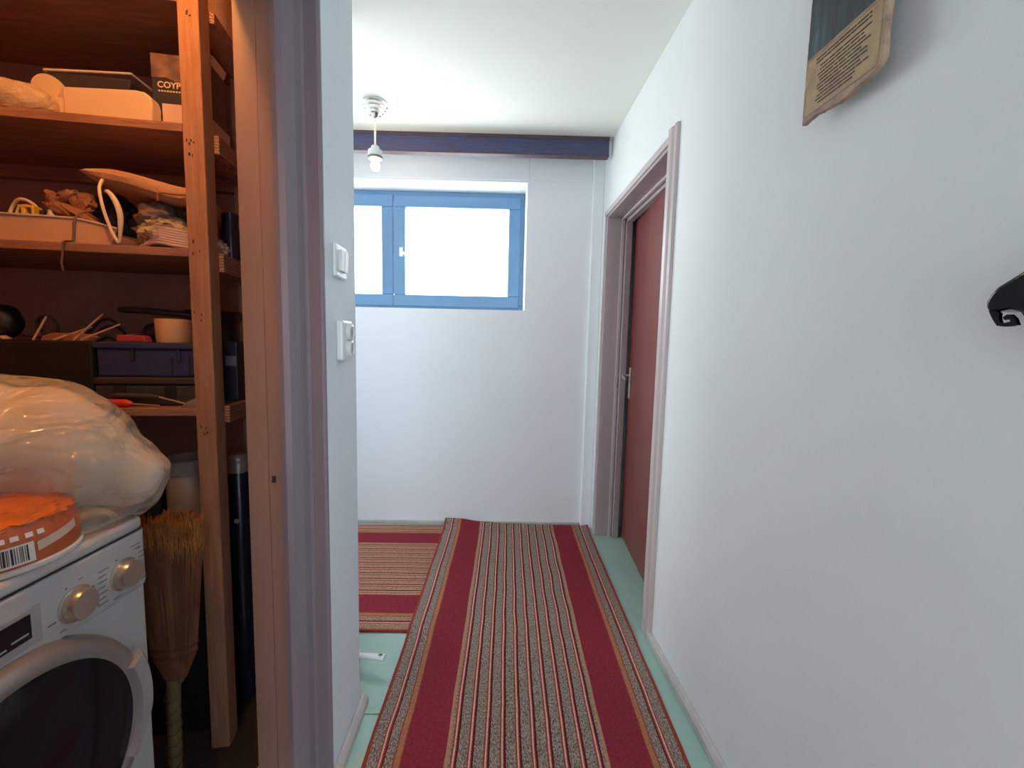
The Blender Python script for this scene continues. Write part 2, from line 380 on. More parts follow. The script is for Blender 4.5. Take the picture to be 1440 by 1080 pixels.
bm = nb(); box(bm,-3.07,-3.02,1.92,2.74,.75,.80); box(bm,-3.07,-3.02,1.92,2.74,2.15,2.2); box(bm,-3.07,-3.02,1.92,1.97,.80,2.15); box(bm,-3.07,-3.02,2.69,2.74,.80,2.15); link('frame', bm, 'win_frame', parent=w3)
link('pane', bx(-3.05,-3.044,1.96,2.70,.79,2.16), 'glass', parent=w3)
# rear of the hall, with an unseen glazed opening added for fill daylight
bm = wall_open(-.64, XR+.13, 0, ZC, -.05, .66, .25, 2.2, -2.2, -2.05); struct('wall_rear', bm, 'wall')
# dim room behind the red door
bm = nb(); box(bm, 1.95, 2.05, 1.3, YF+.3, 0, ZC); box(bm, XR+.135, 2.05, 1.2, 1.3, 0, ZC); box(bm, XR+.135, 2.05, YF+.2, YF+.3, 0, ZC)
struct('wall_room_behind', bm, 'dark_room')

# ---- window
FY0, FY1 = 3.045, 3.105
w = thing('window_1', 'wide window of two sashes high in the far wall, backlight haze painted into its blue-grey frame', 'window', ((WX0+WX1)/2, FY0, WZ0), kind='structure')
def frame(bm, x0,x1,z0,z1, t, y0, y1):
    box(bm, x0,x1,y0,y1,z0,z0+t); box(bm, x0,x1,y0,y1,z1-t,z1); box(bm, x0,x0+t,y0,y1,z0+t,z1-t); box(bm, x1-t,x1,y0,y1,z0+t,z1-t); return bm
link('frame', frame(nb(), WX0, WX1, WZ0, WZ1, .05, FY0+.012, FY1), 'win_frame', parent=w, bevel=.004)
MX = -.718
sashes = []
for x0, x1 in ((WX0+.03, MX-.0015), (MX+.0015, WX1-.03)):
    bm = frame(nb(), x0, x1, WZ0+.03, WZ1-.03, .082, FY0, FY0+.045)
    s = link('sash', bm, 'win_frame', parent=w, bevel=.006); sashes.append(s)
    p = link('pane', bx(x0+.075, x1-.075, FY0+.02, FY0+.026, WZ0+.105, WZ1-.105), 'glass', parent=w)
    p.parent = s; p.matrix_parent_inverse = s.matrix_local.inverted()
bm = nb(); box(bm, MX+.045, MX+.067, FY0-.012, FY0, 1.87, 1.93); tube(bm, [(MX+.056,FY0-.02,1.915),(MX+.056,FY0-.04,1.91),(MX+.10,FY0-.045,1.865),(MX+.118,FY0-.045,1.835)], .007)
hd = link('handle', bm, 'switch', parent=w, smooth=True); hd['label'] = 'small white window lever'

w2 = thing('fill_window_rear', 'tall unseen glazed opening added for fill daylight at the rear end of the hall', 'window', (.30,-2.12,.25), kind='structure')  # behind the camera, added to fill the hall with daylight
link('frame', frame(nb(), -.05, .66, .25, 2.2, .05, -2.16, -2.09), 'win_frame', parent=w2)
link('pane', bx(-.01, .62, -2.13, -2.124, .29, 2.16), 'glass', parent=w2)

# ---- baseboards
def board(name, bm, label, m='baseboard'):
    return struct(name, bm, m, bevel=.004, label=label, cat='baseboard')
board('baseboard_right', prism(nb(), [(XR,0),(XR-.018,0),(XR-.018,.028),(XR-.008,.045),(XR,.045)], -2.0, 1.70, axis=1), 'scuffed beige baseboard along the right wall')
bm = prism(nb(), [(XL,0),(XL+.024,0),(XL+.022,.02),(XL+.01,.034),(XL,.034)], 1.105, 1.372, axis=1); prism(bm, [(1.351,0),(1.372,0),(1.368,.034),(1.351,.034)], -.60, XL, axis=0)
board('baseboard_left', bm, 'worn white baseboard around the foot of the pier', 'baseboard')
board('baseboard_far', bx(-3.0, .632, YF-.014, YF, 0, .026), 'low beige baseboard under the window wall')
struct('trim_2', bx(-.60, -.30, 1.318, 1.345, 0, .004), 'threshold', bevel=.001, label='worn green joint strip in the linoleum beside the pier', cat='trim')

# ---- dark beam under the ceiling
b = thing('ceiling_beam', 'long dark stained wooden beam fixed under the ceiling before the window', 'beam', (-.9, 2.66, 2.403))
link('board', bx(-3.0, .677, 2.645, 2.685, 2.412, ZC), 'beam', parent=b, bevel=.003)
link('moulding', bx(-3.0, .678, 2.640, 2.688, 2.403, 2.415), 'beam_edge', parent=b, bevel=.003)
link('moulding', bx(-3.0, .678, 2.640, 2.688, ZC-.020, ZC), 'beam_edge', parent=b, bevel=.003)

# ---- right door: frame, stop, leaf left ajar
fr = thing('door_frame', 'mauve painted wooden door frame around the red-brown door in the right wall', 'door frame', (XR+.06, 2.22, 0))
XD = XR+.135
bm = nb()
box(bm, XR-.001, XD, DY1-.018, DY1, 0, DZ); box(bm, XR-.001, XD, DY0, DY0+.018, 0, DZ); box(bm, XR-.001, XD, DY0, DY1, DZ-.018, DZ)
link('lining', bm, 'mauve', parent=fr, bevel=.003)
bm = nb()   # door stops
box(bm, XR+.088, XR+.106, DY1-.030, DY1-.018, 0, DZ-.018); box(bm, XR+.088, XR+.106, DY0+.018, DY0+.030, 0, DZ-.018); box(bm, XR+.088, XR+.106, DY0+.018, DY1-.018, DZ-.032, DZ-.018)
link('stop', bm, 'mauve_light', parent=fr, bevel=.002)
bm = nb()   # near casing, with its stepped profile, and thin head and far casings
prism(bm, [(XR,1.686),(XR-.012,1.688),(XR-.016,1.704),(XR-.008,1.712),(XR-.018,1.728),(XR-.020,1.752),(XR-.010,1.763),(XR,1.763)], .0, DZ+.04, axis=2)
box(bm, XR-.010, XR, 1.760, DY1+.016, DZ-.004, DZ+.026); box(bm, XR-.010, XR, DY1-.004, DY1+.018, 0, DZ+.026)
link('casing', bm, 'mauve_light', parent=fr, bevel=.002)
bm = nb(); box(bm, XR+.112, XR+.15, DY1-.050, DY1-.018, 0, DZ-.02); box(bm, XR+.112, XR+.15, DY0, DY1, DZ-.05, DZ-.018)
link('rebate_strip', bm, 'mauve', parent=fr, bevel=.002)
bm = nb(); box(bm, XR+.106, XR+.112, DY1-.020, DY1-.0175, 1.0, 1.06); link('strike_plate', bm, 'hole', parent=fr)
HX, HY = .800, 1.790
ang = math.atan2(.075, .87)
D = Matrix.Translation((HX,HY,0)) @ Matrix.Rotation(-ang, 4, 'Z')
dr = thing('door_1', 'red-brown flush door standing slightly ajar in the right wall', 'door', (HX, HY, 0), -ang, kind='structure')
link('leaf', bx(0, .038, 0, .905, .010, DZ-.036), 'door', D, parent=dr, bevel=.002)
bm = bx(-.010, 0, .838, .868, .935, 1.135); link('handle_plate', bm, 'brass', D, parent=dr, bevel=.004)
bm = tube(nb(), [(-.008,.853,1.085),(-.045,.853,1.085),(-.052,.845,1.083),(-.055,.80,1.075),(-.052,.762,1.066)], [.008,.008,.009,.008,.007], n=10)
link('lever', bm, 'brass', D, parent=dr, smooth=True)
bm = bx(.010, .028, .904, .9065, .96, 1.12); link('lock_plate', bm, 'steel', D, parent=dr)

# ---- closet doorway jamb (far side), header and near side
cj = thing('closet_door_frame', 'painted jamb of the closet doorway, lamp and daylight tints in its colour, with a strike hole', 'door frame', (-.54, 1.10, 0))
prof = [(-.4375,1.112),(-.4375,1.103),(-.444,1.099),(-.478,1.103),(-.484,1.098),(-.492,1.082),(-.510,1.062),(-.525,1.058),(-.541,1.064),(-.541,1.083),(-.584,1.087),(-.588,1.093),(-.643,1.093),(-.650,1.112)]
q1 = prof[:9]+[(-.541,1.112)]; q2 = [(-.541,1.112)]+prof[9:]
link('casing', prism(nb(), q1, 0, 2.16, axis=2), 'jamb_daylit', parent=cj, bevel=.0015)
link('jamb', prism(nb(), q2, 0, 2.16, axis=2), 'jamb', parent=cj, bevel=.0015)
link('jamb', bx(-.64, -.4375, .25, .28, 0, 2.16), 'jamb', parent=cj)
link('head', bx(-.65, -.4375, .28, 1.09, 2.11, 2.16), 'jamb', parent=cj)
link('strike_hole', bx(-.574, -.566, 1.080, 1.0862, .882, .899), 'hole', parent=cj)

# ------------------------------------------------------------------ rugs
def rug(name, corners, nu, nv, zf, label, group, th=.007, inv=False, m='rug'):
    """corners: near-left, near-right, far-right, far-left; uv u across the stripes"""
    bm = nb(); uvl = bm.loops.layers.uv.new('UVMap'); top = []; bot = []; uvs = {}
    a,b_,c,d = [Vector((*p,0)) for p in corners]
    for j in range(nv+1):
        for lst, dz in ((top, th), (bot, 0)):
            row = []
            for i in range(nu+1):
                s, t = i/nu, j/nv
                p = (a*(1-s)+b_*s)*(1-t)+(d*(1-s)+c*s)*t
                ed = .0025*noise.noise(Vector((p.x*6,p.y*6,s*2)))
                p.x += ed; p.z = zf(p.x, p.y, s, t)+dz
                v = bm.verts.new(p); row.append(v); uvs[v] = (t, s) if inv else (s, t)
            lst.append(row)
    for j in range(nv):
        for i in range(nu):
            bm.faces.new([top[j][i],top[j][i+1],top[j+1][i+1],top[j+1][i]]); bm.faces.new([bot[j][i],bot[j+1][i],bot[j+1][i+1],bot[j][i+1]])
    for i in range(nu):
        bm.faces.new([bot[0][i],bot[0][i+1],top[0][i+1],top[0][i]]); bm.faces.new([top[nv][i],top[nv][i+1],bot[nv][i+1],bot[nv][i]])
    for j in range(nv):
        bm.faces.new([top[j][0],top[j+1][0],bot[j+1][0],bot[j][0]]); bm.faces.new([bot[j][nu],bot[j+1][nu],top[j+1][nu],top[j][nu]])
    for f in bm.faces:
        for l in f.loops: l[uvl].uv = uvs[l.vert]
    o = link(name, bm, m, smooth=True); recentre(o); tag(o, label, 'rug', group); return o
def sm(a, b, x):
    t = max(0., min(1., (x-a)/(b-a))); return t*t*(3-2*t)
rug('rug', [(-1.75,1.735),(-.18,1.722),(-.18,2.812),(-1.75,2.80)], 30, 24, lambda x,y,s,t: .001+.0015*max(0,noise.noise(Vector((x*3,y*3,0)))), 
    'striped red and grey rug lying crosswise on the left, partly under the long runner', 'striped rugs', inv=True, m='rug_b')
def zr(x, y, s, t):
    z = .002 + .010*sm(-.10,-.20,x)*sm(1.66,1.76,y) + .0015*max(0,noise.noise(Vector((x*3,y*3,4))))
    k = sm(2.70, 2.84, y)
    return z + k*(.030*sm(.62,.0,s)+.012*sm(.93,1,s)+.004)
rug('runner_rug', [(-.435,-1.0),(.53,-1.0),(.683,2.834),(-.312,2.834)], 40, 120, zr,
    'long striped runner with two dark red bands down the middle of the hall floor', 'striped rugs')

# ------------------------------------------------------------------ pendant lamp with bare bulb
lx, ly = -.650, 2.356
lp = thing('pendant_lamp', 'bare bulb on a short nickel stem with a stepped ceiling rose', 'lamp', (lx,ly,ZC))
prof = [(.066,ZC),(.066,ZC-.010),(.058,ZC-.014),(.057,ZC-.026),(.048,ZC-.030),(.046,ZC-.042),(.036,ZC-.046),(.034,ZC-.056),(.022,ZC-.062),(.016,ZC-.074),(.006,ZC-.080)]
link('ceiling_rose', lathe(nb(), prof, (lx,ly,0)), 'chrome', parent=lp, smooth=True)
link('stem', cyl(nb(), (lx,ly,ZC-.075), (lx,ly,2.295), .0062), 'chrome', parent=lp, smooth=True)
link('lamp_holder', lathe(nb(), [(.010,2.305),(.020,2.300),(.024,2.285),(.037,2.278),(.040,2.262),(.040,2.246)], (lx,ly,0)), 'porcelain', parent=lp, smooth=True)
link('holder_ring', lathe(nb(), [(.040,2.247),(.037,2.236),(.026,2.230)], (lx,ly,0)), 'dark_ring', parent=lp, smooth=True)
link('bulb', lathe(nb(), [(.016,2.232),(.019,2.222),(.0235,2.210),(.0245,2.199),(.0215,2.187),(.013,2.177),(.003,2.174)], (lx,ly,0)), 'bulb', parent=lp, smooth=True)

# ------------------------------------------------------------------ switch and socket on the pier
sw = thing('light_switch', 'white double rocker light switch high on the pier', 'switch', (XL, 1.20, 1.430))
link('plate', bx(XL, XL+.010, 1.158, 1.244, 1.430, 1.520), 'switch', parent=sw, bevel=.008, seg=3)
for y0, y1 in ((1.176,1.2015),(1.2035,1.230)):
    bm = prism(nb(), [(XL+.010,1.448),(XL+.017,1.448),(XL+.021,1.504),(XL+.010,1.504)], y0, y1, axis=1); link('rocker', bm, 'switch', parent=sw, bevel=.0015)
so = thing('wall_socket', 'white double power socket on the pier below the light switch', 'socket', (XL, 1.24, 1.195))
link('housing', bx(XL, XL+.020, 1.176, 1.256, 1.202, 1.314), 'switch', parent=so, bevel=.006, seg=3)
for zc in (1.282, 1.236):
    link('outlet', lathe(nb(), [(.0225,XL+.0195),(.0225,XL+.030),(.018,XL+.032),(.017,XL+.026)], (0,1.222,zc), axis=0, n=28), 'switch', parent=so, smooth=True)
    link('outlet_face', lathe(nb(), [(.0168,XL+.026),(.0168,XL+.0275)], (0,1.222,zc), axis=0, n=28), 'socket_hole', parent=so)

# ------------------------------------------------------------------ painting board on the right wall
pb = thing('picture_board', 'scorched-edge wooden picture board with a dark teal scene above lines of text', 'picture', (XR-.005, .85, 1.741))
edge = []
Y0, Y1, Z0, Z1 = .765, .954, 1.741, 2.070
def jag(s): return .0022*noise.noise(Vector((s*40,1.3,0)))+.0014*noise.noise(Vector((s*110,4.3,0)))
n = 26
for i in range(n+1):   # bottom edge from far to near
    t = i/n; y = Y1+(Y0-Y1)*t; z = Z0+.004*math.sin(t*9)+jag(t)
    z += .018*max(0,(t-.86)/.14)**2
    edge.append((y,z))
for i in range(1,n): t = i/n; edge.append((Y0+jag(t+3), Z0+.02+(Z1-Z0-.02)*t))
for i in range(n+1): t = i/n; edge.append((Y0+(Y1-Y0)*t, Z1+jag(t+7)))
for i in range(1,n): t = i/n; edge.append((Y1+jag(t+11), Z1+(Z0-Z1)*t))
XB = XR-.040
link('board', prism(nb(), edge, XB, XB+.010, axis=0), 'parch_edge', parent=pb)
link('spacer', bx(XB+.010, XR, .80, .91, 1.90, 2.04), 'black_print', parent=pb)
link('parchment', bx(XB-.0012, XB, Y0+.010, Y1-.008, Z0+.013, 1.871), 'parchment', parent=pb)
link('painted_scene', prism(nb(), [(Y0+.006,1.868),(Y1-.003,1.868),(Y1-.004,Z1-.01),(Y0+.006,Z1-.01)], XB-.0018, XB, axis=0), 'painting', parent=pb)
link('ink_border', bx(XB-.0022, XB-.0015, Y0+.006, Y1-.003, 1.865, 1.8695), 'parch_edge', parent=pb)
bm = nb(); random.seed(3)
for r in range(13):
    z = 1.8565-r*.0072 - (.004 if r > 1 else 0)
    ya, yb = (Y1-.030, Y0+.03) if r in (0,1) else (Y1-.040+.004*math.sin(r*1.9), Y0+.038+.010*math.sin(r*2.3)+(.018 if r > 10 else 0))
    y = ya
    while y > yb:
        wd = random.uniform(.006,.026); e = max(yb, y-wd)
        if y-e > .003: box(bm, XB-.0019, XB-.0012, e, y, z-.0013, z+.0013)
        y = e-random.uniform(.0015,.003)
link('text_lines', bm, 'ink', parent=pb)

# ------------------------------------------------------------------ black scroll hook entering on the right
hk = thing('coat_hook', 'glossy black scroll-ended hook on the right wall, lower than the picture board', 'hook', (XR, .53, 1.30))
# outline in the plane of the hook (y along the wall, z up)
out = [(.400,1.425),(.450,1.405),(.490,1.385),(.529,1.359),(.543,1.350),(.556,1.342),(.563,1.333),(.567,1.324),(.5665,1.316),(.563,1.309),(.552,1.3095),(.540,1.311),(.529,1.307),(.520,1.292),(.500,1.275),(.460,1.262),(.400,1.258)]
link('arm', prism(nb(), out, XR-.039, XR-.002, axis=0), 'black_gloss', parent=hk, bevel=.004, seg=4, smooth=True)
sc = [(.5625,1.311),(.561,1.308),(.556,1.298),(.551,1.2905),(.543,1.289),(.535,1.289),(.5285,1.2905),(.532,1.299),(.537,1.3045),(.542,1.3045),(.546,1.301),(.5435,1.2975),(.538,1.2985),(.537,1.2955),(.5425,1.294),(.5475,1.295),(.5495,1.301),(.5495,1.3065),(.553,1.310)]
link('scroll', prism(nb(), sc, XR-.039, XR-.034, axis=0), 'black_gloss', parent=hk, bevel=.0004)

# ------------------------------------------------------------------ white hand brush on the floor
hb = thing('hand_brush', 'white plastic brush handle with a hang hole lying low behind the pier', 'brush', (-.50,1.52,.0))
hp = curve_pts([(-.585,1.545,.052),(-.52,1.53,.050),(-.46,1.517,.055),(-.41,1.505,.060),(-.392,1.501,.061)], 6)
bm = tube(nb(), hp, [.012+.004*sm(.3,1,i/(len(hp)-1)) for i in range(len(hp))], n=12, flat=.6)
link('handle', bm, 'white_handle', parent=hb, smooth=True)
link('hang_hole', lathe(nb(), [(.0075,0),(.0075,.0012)], (-.408,1.5045,.0695), n=20, sx=1.2, sy=.7), 'bristle', parent=hb)
link('head', bx(-.59,-.50,1.52,1.56,.034,.050), 'white_handle', parent=hb, bevel=.004)
bm = nb()
for i in range(10):
    for j in range(4): box(bm, -.588+i*.0088, -.583+i*.0088, 1.523+j*.009, 1.529+j*.009, .0, .036)
link('bristles', bm, 'bristle', parent=hb)

# ================================================================== CLOSET
def sthing(name, label, cat, u, d, z, rz=0., group=None):
    p = S @ Vector((u,d,z)); return thing(name, label, cat, p, A+rz, group)
def ssolo(name, bm, m, label, cat, group=None, **k): return solo(name, bm, m, label, cat, S, group, **k)
S1, S2, S3 = 1.828, 1.501, 1.058
sh = sthing('shelving_unit', 'rough wooden shelving unit with thick square posts inside the closet', 'shelf unit', -.5, .18, 0)
link('post', bx(0, .052, 0, .056, 0, 2.45), 'wood', S, sh, bevel=.003)
link('post', bx(-.016, .028, .325, .368, 0, 2.45), 'wood', S, sh, bevel=.003)
link('post', bx(-1.20, -1.16, 0, .046, 0, 2.45), 'wood', S, sh, bevel=.003)
link('post', bx(-1.20, -1.16, .325, .368, 0, 2.45), 'wood', S, sh, bevel=.003)
for zt in (2.151, S1, S2, S3):
    link('shelf', bx(-1.16, -.001, .002, .37, zt-.022, zt), 'wood_h', S, sh, bevel=.0015)
    link('rail', bx(0, .064, .057, .324, zt-(.030 if zt > 2 else .052), zt), 'ply', S, sh, bevel=.002)
link('batten', bx(-1.16, 0, .345, .370, S1-.062, S1-.0225), 'wood_h', S, sh)
# old nail marks on the front post
bm = nb(); random.seed(5)
for z in (2.09, 1.79, 1.755, 1.50, 1.32, .985, .97):
    for k in range(3):
        u, dz = random.uniform(.008,.03), random.uniform(-.018,.018)
        link('nail_mark', bx(u, u+random.uniform(.002,.005), -.0008, .001, z+dz, z+dz+random.uniform(.003,.009)), 'hole', S, sh)

# ---- top shelf (S1)
bm = prism(nb(), [(-.297,S1),(-.089,S1),(-.086,1.885),(-.092,1.903),(-.106,1.912),(-.125,1.9145),(-.298,1.905)], .030, .072, axis=1)
ssolo('storage_tub', bm, 'cream_bin', 'cream white plastic tub with a rounded corner at the front of the top shelf', 'tub', bevel=.004, smooth=True)
bs = sthing('storage_basin', 'wide smoky plastic basin with a pale rim behind the cream tub', 'basin', -.30, .20, S1)
def taper(u0,u1,d0,d1,z0,z1,t):
    bm = nb(); P = [(u0+t,d0+t,z0),(u1-t,d0+t,z0),(u1-t,d1-t,z0),(u0+t,d1-t,z0),(u0,d0,z1),(u1,d0,z1),(u1,d1,z1),(u0,d1,z1)]
    v = [bm.verts.new(p) for p in P]
    for f in [(0,3,2,1),(4,5,6,7),(0,1,5,4),(1,2,6,5),(2,3,7,6),(3,0,4,7)]: bm.faces.new([v[i] for i in f])
    return bm
link('body', taper(-.410,-.195,.13,.31,S1,1.992,.085), 'dark_tray', S, bs, bevel=.01)
link('rim', tube(nb(), [(-.41,.13,1.993),(-.30,.128,1.999),(-.193,.13,2.006),(-.185,.22,2.006),(-.193,.31,2.006),(-.41,.31,1.993),(-.418,.22,1.990),(-.41,.13,1.993)], .0035), 'rim', S, bs, smooth=True)
gb = sthing('game_box', 'dark navy card box with a brown face picture and pale lettering', 'box', -.045, .23, S1+.078)
link('box', bx(-.133, .010, .115, .235, 1.907, 2.062), 'box_dark', S, gb, bevel=.002)
link('picture', prism(nb(), [(-.132,2.060),(-.002,2.060),(-.002,1.992),(-.035,1.998),(-.06,1.985),(-.095,1.998),(-.132,1.995)], .1135, .115, axis=1), 'box_pic', S, gb)
tb = text_bm('COYPC', .023); tb.transform(Matrix.Identity(4)); tb.transform(Matrix.Translation((-.118,.1138,1.970)) @ Matrix.Rotation(PI/2,4,'X')); link('lettering', tb, 'cream_print', S, gb)
bm = nb()
for k in range(12): box(bm, -.116+k*.0075, -.111+k*.0075, .1132, .114, 1.9585, 1.9625)
link('small_print', bm, 'cream_print', S, gb)
ssolo('card_box', bx(-.085, .014, .070, .245, S1, 1.9065), 'pink_box', 'pinkish card box under the navy box on the top shelf', 'box', bevel=.002)
ssolo('folded_paper', prism(nb(), [(-.03,2.0625),(.012,2.0625),(.020,2.085),(-.005,2.098),(-.045,2.09)], .14, .22, axis=1), 'cream_print', 'folded cream paper lying on top of the navy box', 'paper')
pk = sthing('small_packet', 'small packet with red and dark stripes leaning behind the cream tub', 'packet', -.19, .12, S1)
link('packet', prism(nb(), [(-.215,S1),(-.148,S1),(-.148,1.928),(-.168,1.950),(-.225,1.925)], .108, .122, axis=1), 'rim', S, pk)
bm = nb()
for k in range(4): prism(bm, [(-.182+k*.009,1.922),(-.177+k*.009,1.922),(-.186+k*.009,1.941),(-.191+k*.009,1.941)], .106, .1085, axis=1)
link('stripes', bm, 'black_print', S, pk)
link('red_patch', prism(nb(), [(-.214,1.918),(-.190,1.918),(-.195,1.937),(-.218,1.928)], .106, .1085, axis=1), 'darkred', S, pk)
# wrapped bundle and rolls on the left
bd = blob(nb(), (-.445,.105,1.882), (.082,.07,.056), .10, 2.2, 4, 3)
ssolo('cloth_bundle', bd, 'towel', 'crumpled translucent bag of cream cloth on the left of the top shelf', 'bag', smooth=True)
bm = lathe(nb(), [(.01,-.080),(.040,-.078),(.047,-.060),(.047,.060),(.040,.078),(.01,.080)], (-.368,.190,1.876), axis=1, n=32)
ssolo('paper_roll', bm, 'roll_white', 'cream paper roll lying low beside the cloth bundle', 'roll', 'rolls on the top shelf', smooth=True)
bm = lathe(nb(), [(.01,-.080),(.036,-.078),(.042,-.060),(.042,.060),(.036,.078),(.01,.080)], (-.412,.21,1.948), axis=1, n=32)
ssolo('paper_roll', bm, 'roll_white', 'cream paper roll stacked higher behind the cloth bundle', 'roll', 'rolls on the top shelf', smooth=True)
ssolo('wire_basket', tube(nb(), [(-.44,.26,1.83),(-.435,.25,2.005),(-.40,.25,2.007),(-.372,.25,2.005),(-.370,.25,1.97),(-.36,.26,1.83)], .005), 'rim', 'thin pale bracket sticking up behind the paper rolls', 'bracket')

# ---- second shelf (S2)
tr = sthing('plastic_tray', 'long tan plastic tray with a pale rim on the second shelf', 'tray', -.37, .11, S2)
def tray_bm(u0,u1,d0,d1,z0,za,zb,t=.006):
    bm = nb(); pts = [(u0,za),(u1-.10,za),(u1,zb)]
    prism(bm, [(u0,z0),(u1-.018,z0),(u1,zb),(u1-.10,za),(u0,za)], d0, d0+t, axis=1)
    prism(bm, [(u0,z0),(u1-.018,z0),(u1,zb),(u1-.10,za),(u0,za)], d1-t, d1, axis=1)
    box(bm, u0, u1-.018, d0+t, d1-t, z0, z0+t); box(bm, u0, u0+t, d0+t, d1-t, z0+t, za); box(bm, u1-.024, u1-.018, d0+t, d1-t, z0+t, zb-.01)
    return bm
link('body', tray_bm(-.60,-.190,.030,.20,S2,1.571,1.548), 'tray_tan', S, tr, bevel=.003)
link('rim', tube(nb(), [(-.60,.029,1.572),(-.45,.029,1.5725),(-.29,.029,1.571),(-.235,.029,1.561),(-.188,.029,1.549)], .003), 'rim', S, tr, smooth=True)
st = curve_pts([(-.265,.06,1.60),(-.280,.035,1.585),(-.286,.024,1.562),(-.288,.023,1.535),(-.292,.021,1.51),(-.294,-.006,1.500),(-.295,-.008,1.47),(-.299,-.008,1.445),(-.296,-.008,1.425)], 5)
ssolo('strap', tube(nb(), st, .0048, flat=.45), 'cord_grey', 'dark grey strap hanging over the tan tray and the shelf edge', 'strap', smooth=True)
rg = sthing('cable_ring', 'white cable ring coiled in the left of the tan tray', 'cable', -.475, .12, 1.51)
ring = [(-.475+.033*math.cos(a), .115+.004*math.sin(3*a), 1.598+.036*math.sin(a)) for a in [2*PI*k/36 for k in range(37)]]
link('outer_loop', tube(nb(), ring, .0042), 'white_cord', S, rg, smooth=True)
ring = [(-.472+.024*math.cos(a), .120, 1.594+.027*math.sin(a)) for a in [2*PI*k/30 for k in range(31)]]
link('inner_loop', tube(nb(), ring, .0036), 'white_cord', S, rg, smooth=True)
bm = nb(); box(bm, -.470,-.432,.09,.12,1.607,1.614); box(bm,-.438,-.431,.09,.12,1.56,1.607); box(bm,-.462,-.452,.09,.12,1.56,1.607)
ssolo('clamp', bm, 'yellow', 'small yellow plastic clamp beside the white cable ring', 'clamp', bevel=.0015)
for k, (u,h) in enumerate(((-.418,1.602),(-.398,1.606))):
    ssolo('small_bottle', lathe(nb(), [(.008,1.51),(.008,h-.012),(.006,h-.008),(.006,h)], (u,.10,0), n=14), 'rim' if k else 'glass_bottle', ['small dark vial standing right of the yellow clamp','small pale capped vial in the tray, right of the dark vial'][k], 'vial', 'vials in the tan tray', smooth=True)
gl = sthing('work_glove', 'crumpled brown leather work glove piled over the tan tray', 'glove', -.38, .14, 1.53)
bm = nb()
for c, r, sd, tilt in (((-.375,.13,1.610),(.060,.040,.020),1,.45),((-.405,.13,1.640),(.030,.02,.018),2,.9),((-.375,.13,1.652),(.034,.022,.016),3,-.5),((-.345,.14,1.640),(.030,.025,.030),4,.2),((-.335,.12,1.600),(.055,.03,.016),5,.5)):
    blob(bm, c, r, .3, 2.5, 3, sd, Matrix.Rotation(tilt,4,'Y'))
link('palm', bm, 'leather', S, gl, smooth=True)
link('cuff', blob(nb(), (-.338,.15,1.66), (.020,.018,.014), .2, 3, 3, 8), 'leather', S, gl, smooth=True)
ssolo('dark_rag', blob(nb(), (-.335,.245,1.60), (.085,.055,.092), .25, 3, 4, 12), 'box_dark', 'dark blue rag heaped at the back of the second shelf', 'rag', smooth=True)
# folded tan cloth / bag on top of the pile
tc = sthing('folded_cloth', 'folded tan cloth with a rounded end lying across the pile on the second shelf', 'cloth', -.14, .13, 1.63)
bm = nb(); nn = 22; secs = []
for i in range(nn+1):
    t = i/nn; u = -.267+.262*t; zc = 1.690-.035*t+.006*math.sin(t*5); h = .011+.012*sm(0,.25,t)+.006*t; 
    if i == 0: h = .004
    d0 = .030; ring = []
    for k in range(16):
        a = 2*PI*k/16; ring.append(bm.verts.new((u, .12+.095*math.copysign(abs(math.cos(a))**.6, math.cos(a)), zc+h*math.copysign(abs(math.sin(a))**.7, math.sin(a))-.006*math.cos(a)*(1-t))))
    secs.append(ring)
for i in range(nn):
    for k in range(16): bm.faces.new([secs[i][k],secs[i][(k+1)%16],secs[i+1][(k+1)%16],secs[i+1][k]])
bm.faces.new(secs[0][::-1]); bm.faces.new(secs[-1])
link('fold', bm, 'tan_cloth', S, tc, smooth=True)
link('hem', tube(nb(), curve_pts([(-.080,.022,1.628),(-.078,.02,1.645),(-.066,.02,1.650),(-.04,.02,1.648),(-.005,.02,1.648)],5), .0028), 'flat_brown', S, tc, smooth=True)
cr = sthing('cord_loop', 'thick off-white cord looped down from the folded tan cloth to the shelf edge', 'cord', -.18, .01, S2)
pts = curve_pts([(-.217,.030,1.676),(-.212,.010,1.645),(-.200,.002,1.59),(-.182,.002,1.53),(-.172,.006,1.5065)], 7)
link('thin_strand', tube(nb(), pts, .0040), 'white_cord', S, cr, smooth=True)
pts = curve_pts([(-.198,.010,1.640),(-.184,.000,1.636),(-.167,-.004,1.612),(-.158,-.004,1.580),(-.160,-.002,1.545),(-.168,.004,1.5085)], 7)
link('thick_strand', tube(nb(), pts, [.003+.0038*math.sin(PI*i/(len(pts)-1)) for i in range(len(pts))]), 'white_cord', S, cr, smooth=True)
cb = sthing('cloth_bag', 'crumpled clear bag filled with greyish cloth under the folded tan cloth', 'bag', -.10, .12, S2)
bm = nb(); blob(bm, (-.085,.13,1.545), (.085,.10,.044), .15, 3, 4, 21); blob(bm, (-.12,.12,1.600), (.062,.07,.048), .2, 3, 4, 22)
link('contents', bm, 'clear_bag_fill', S, cb, smooth=True)
bm = nb(); blob(bm, (-.085,.125,1.547), (.094,.112,.052), .22, 4, 4, 23)
link('film', bm, 'film', S, cb, smooth=True)
bn = sthing('striped_bundle', 'bundle of ribbed pinkish cloth strips at the right end of the second shelf', 'bundle', -.06, .05, S2)
bm = nb()
for k in range(7):
    z = 1.507+k*.0068; tube(bm, curve_pts([(-.135+k*.010,.035+.002*k,z),(-.09,.022,z+.010),(-.045,.02,z+.004),(-.005,.035,z-.0+.001)],5), .0045)
link('strips', bm, 'pink_box', S, bn, smooth=True)
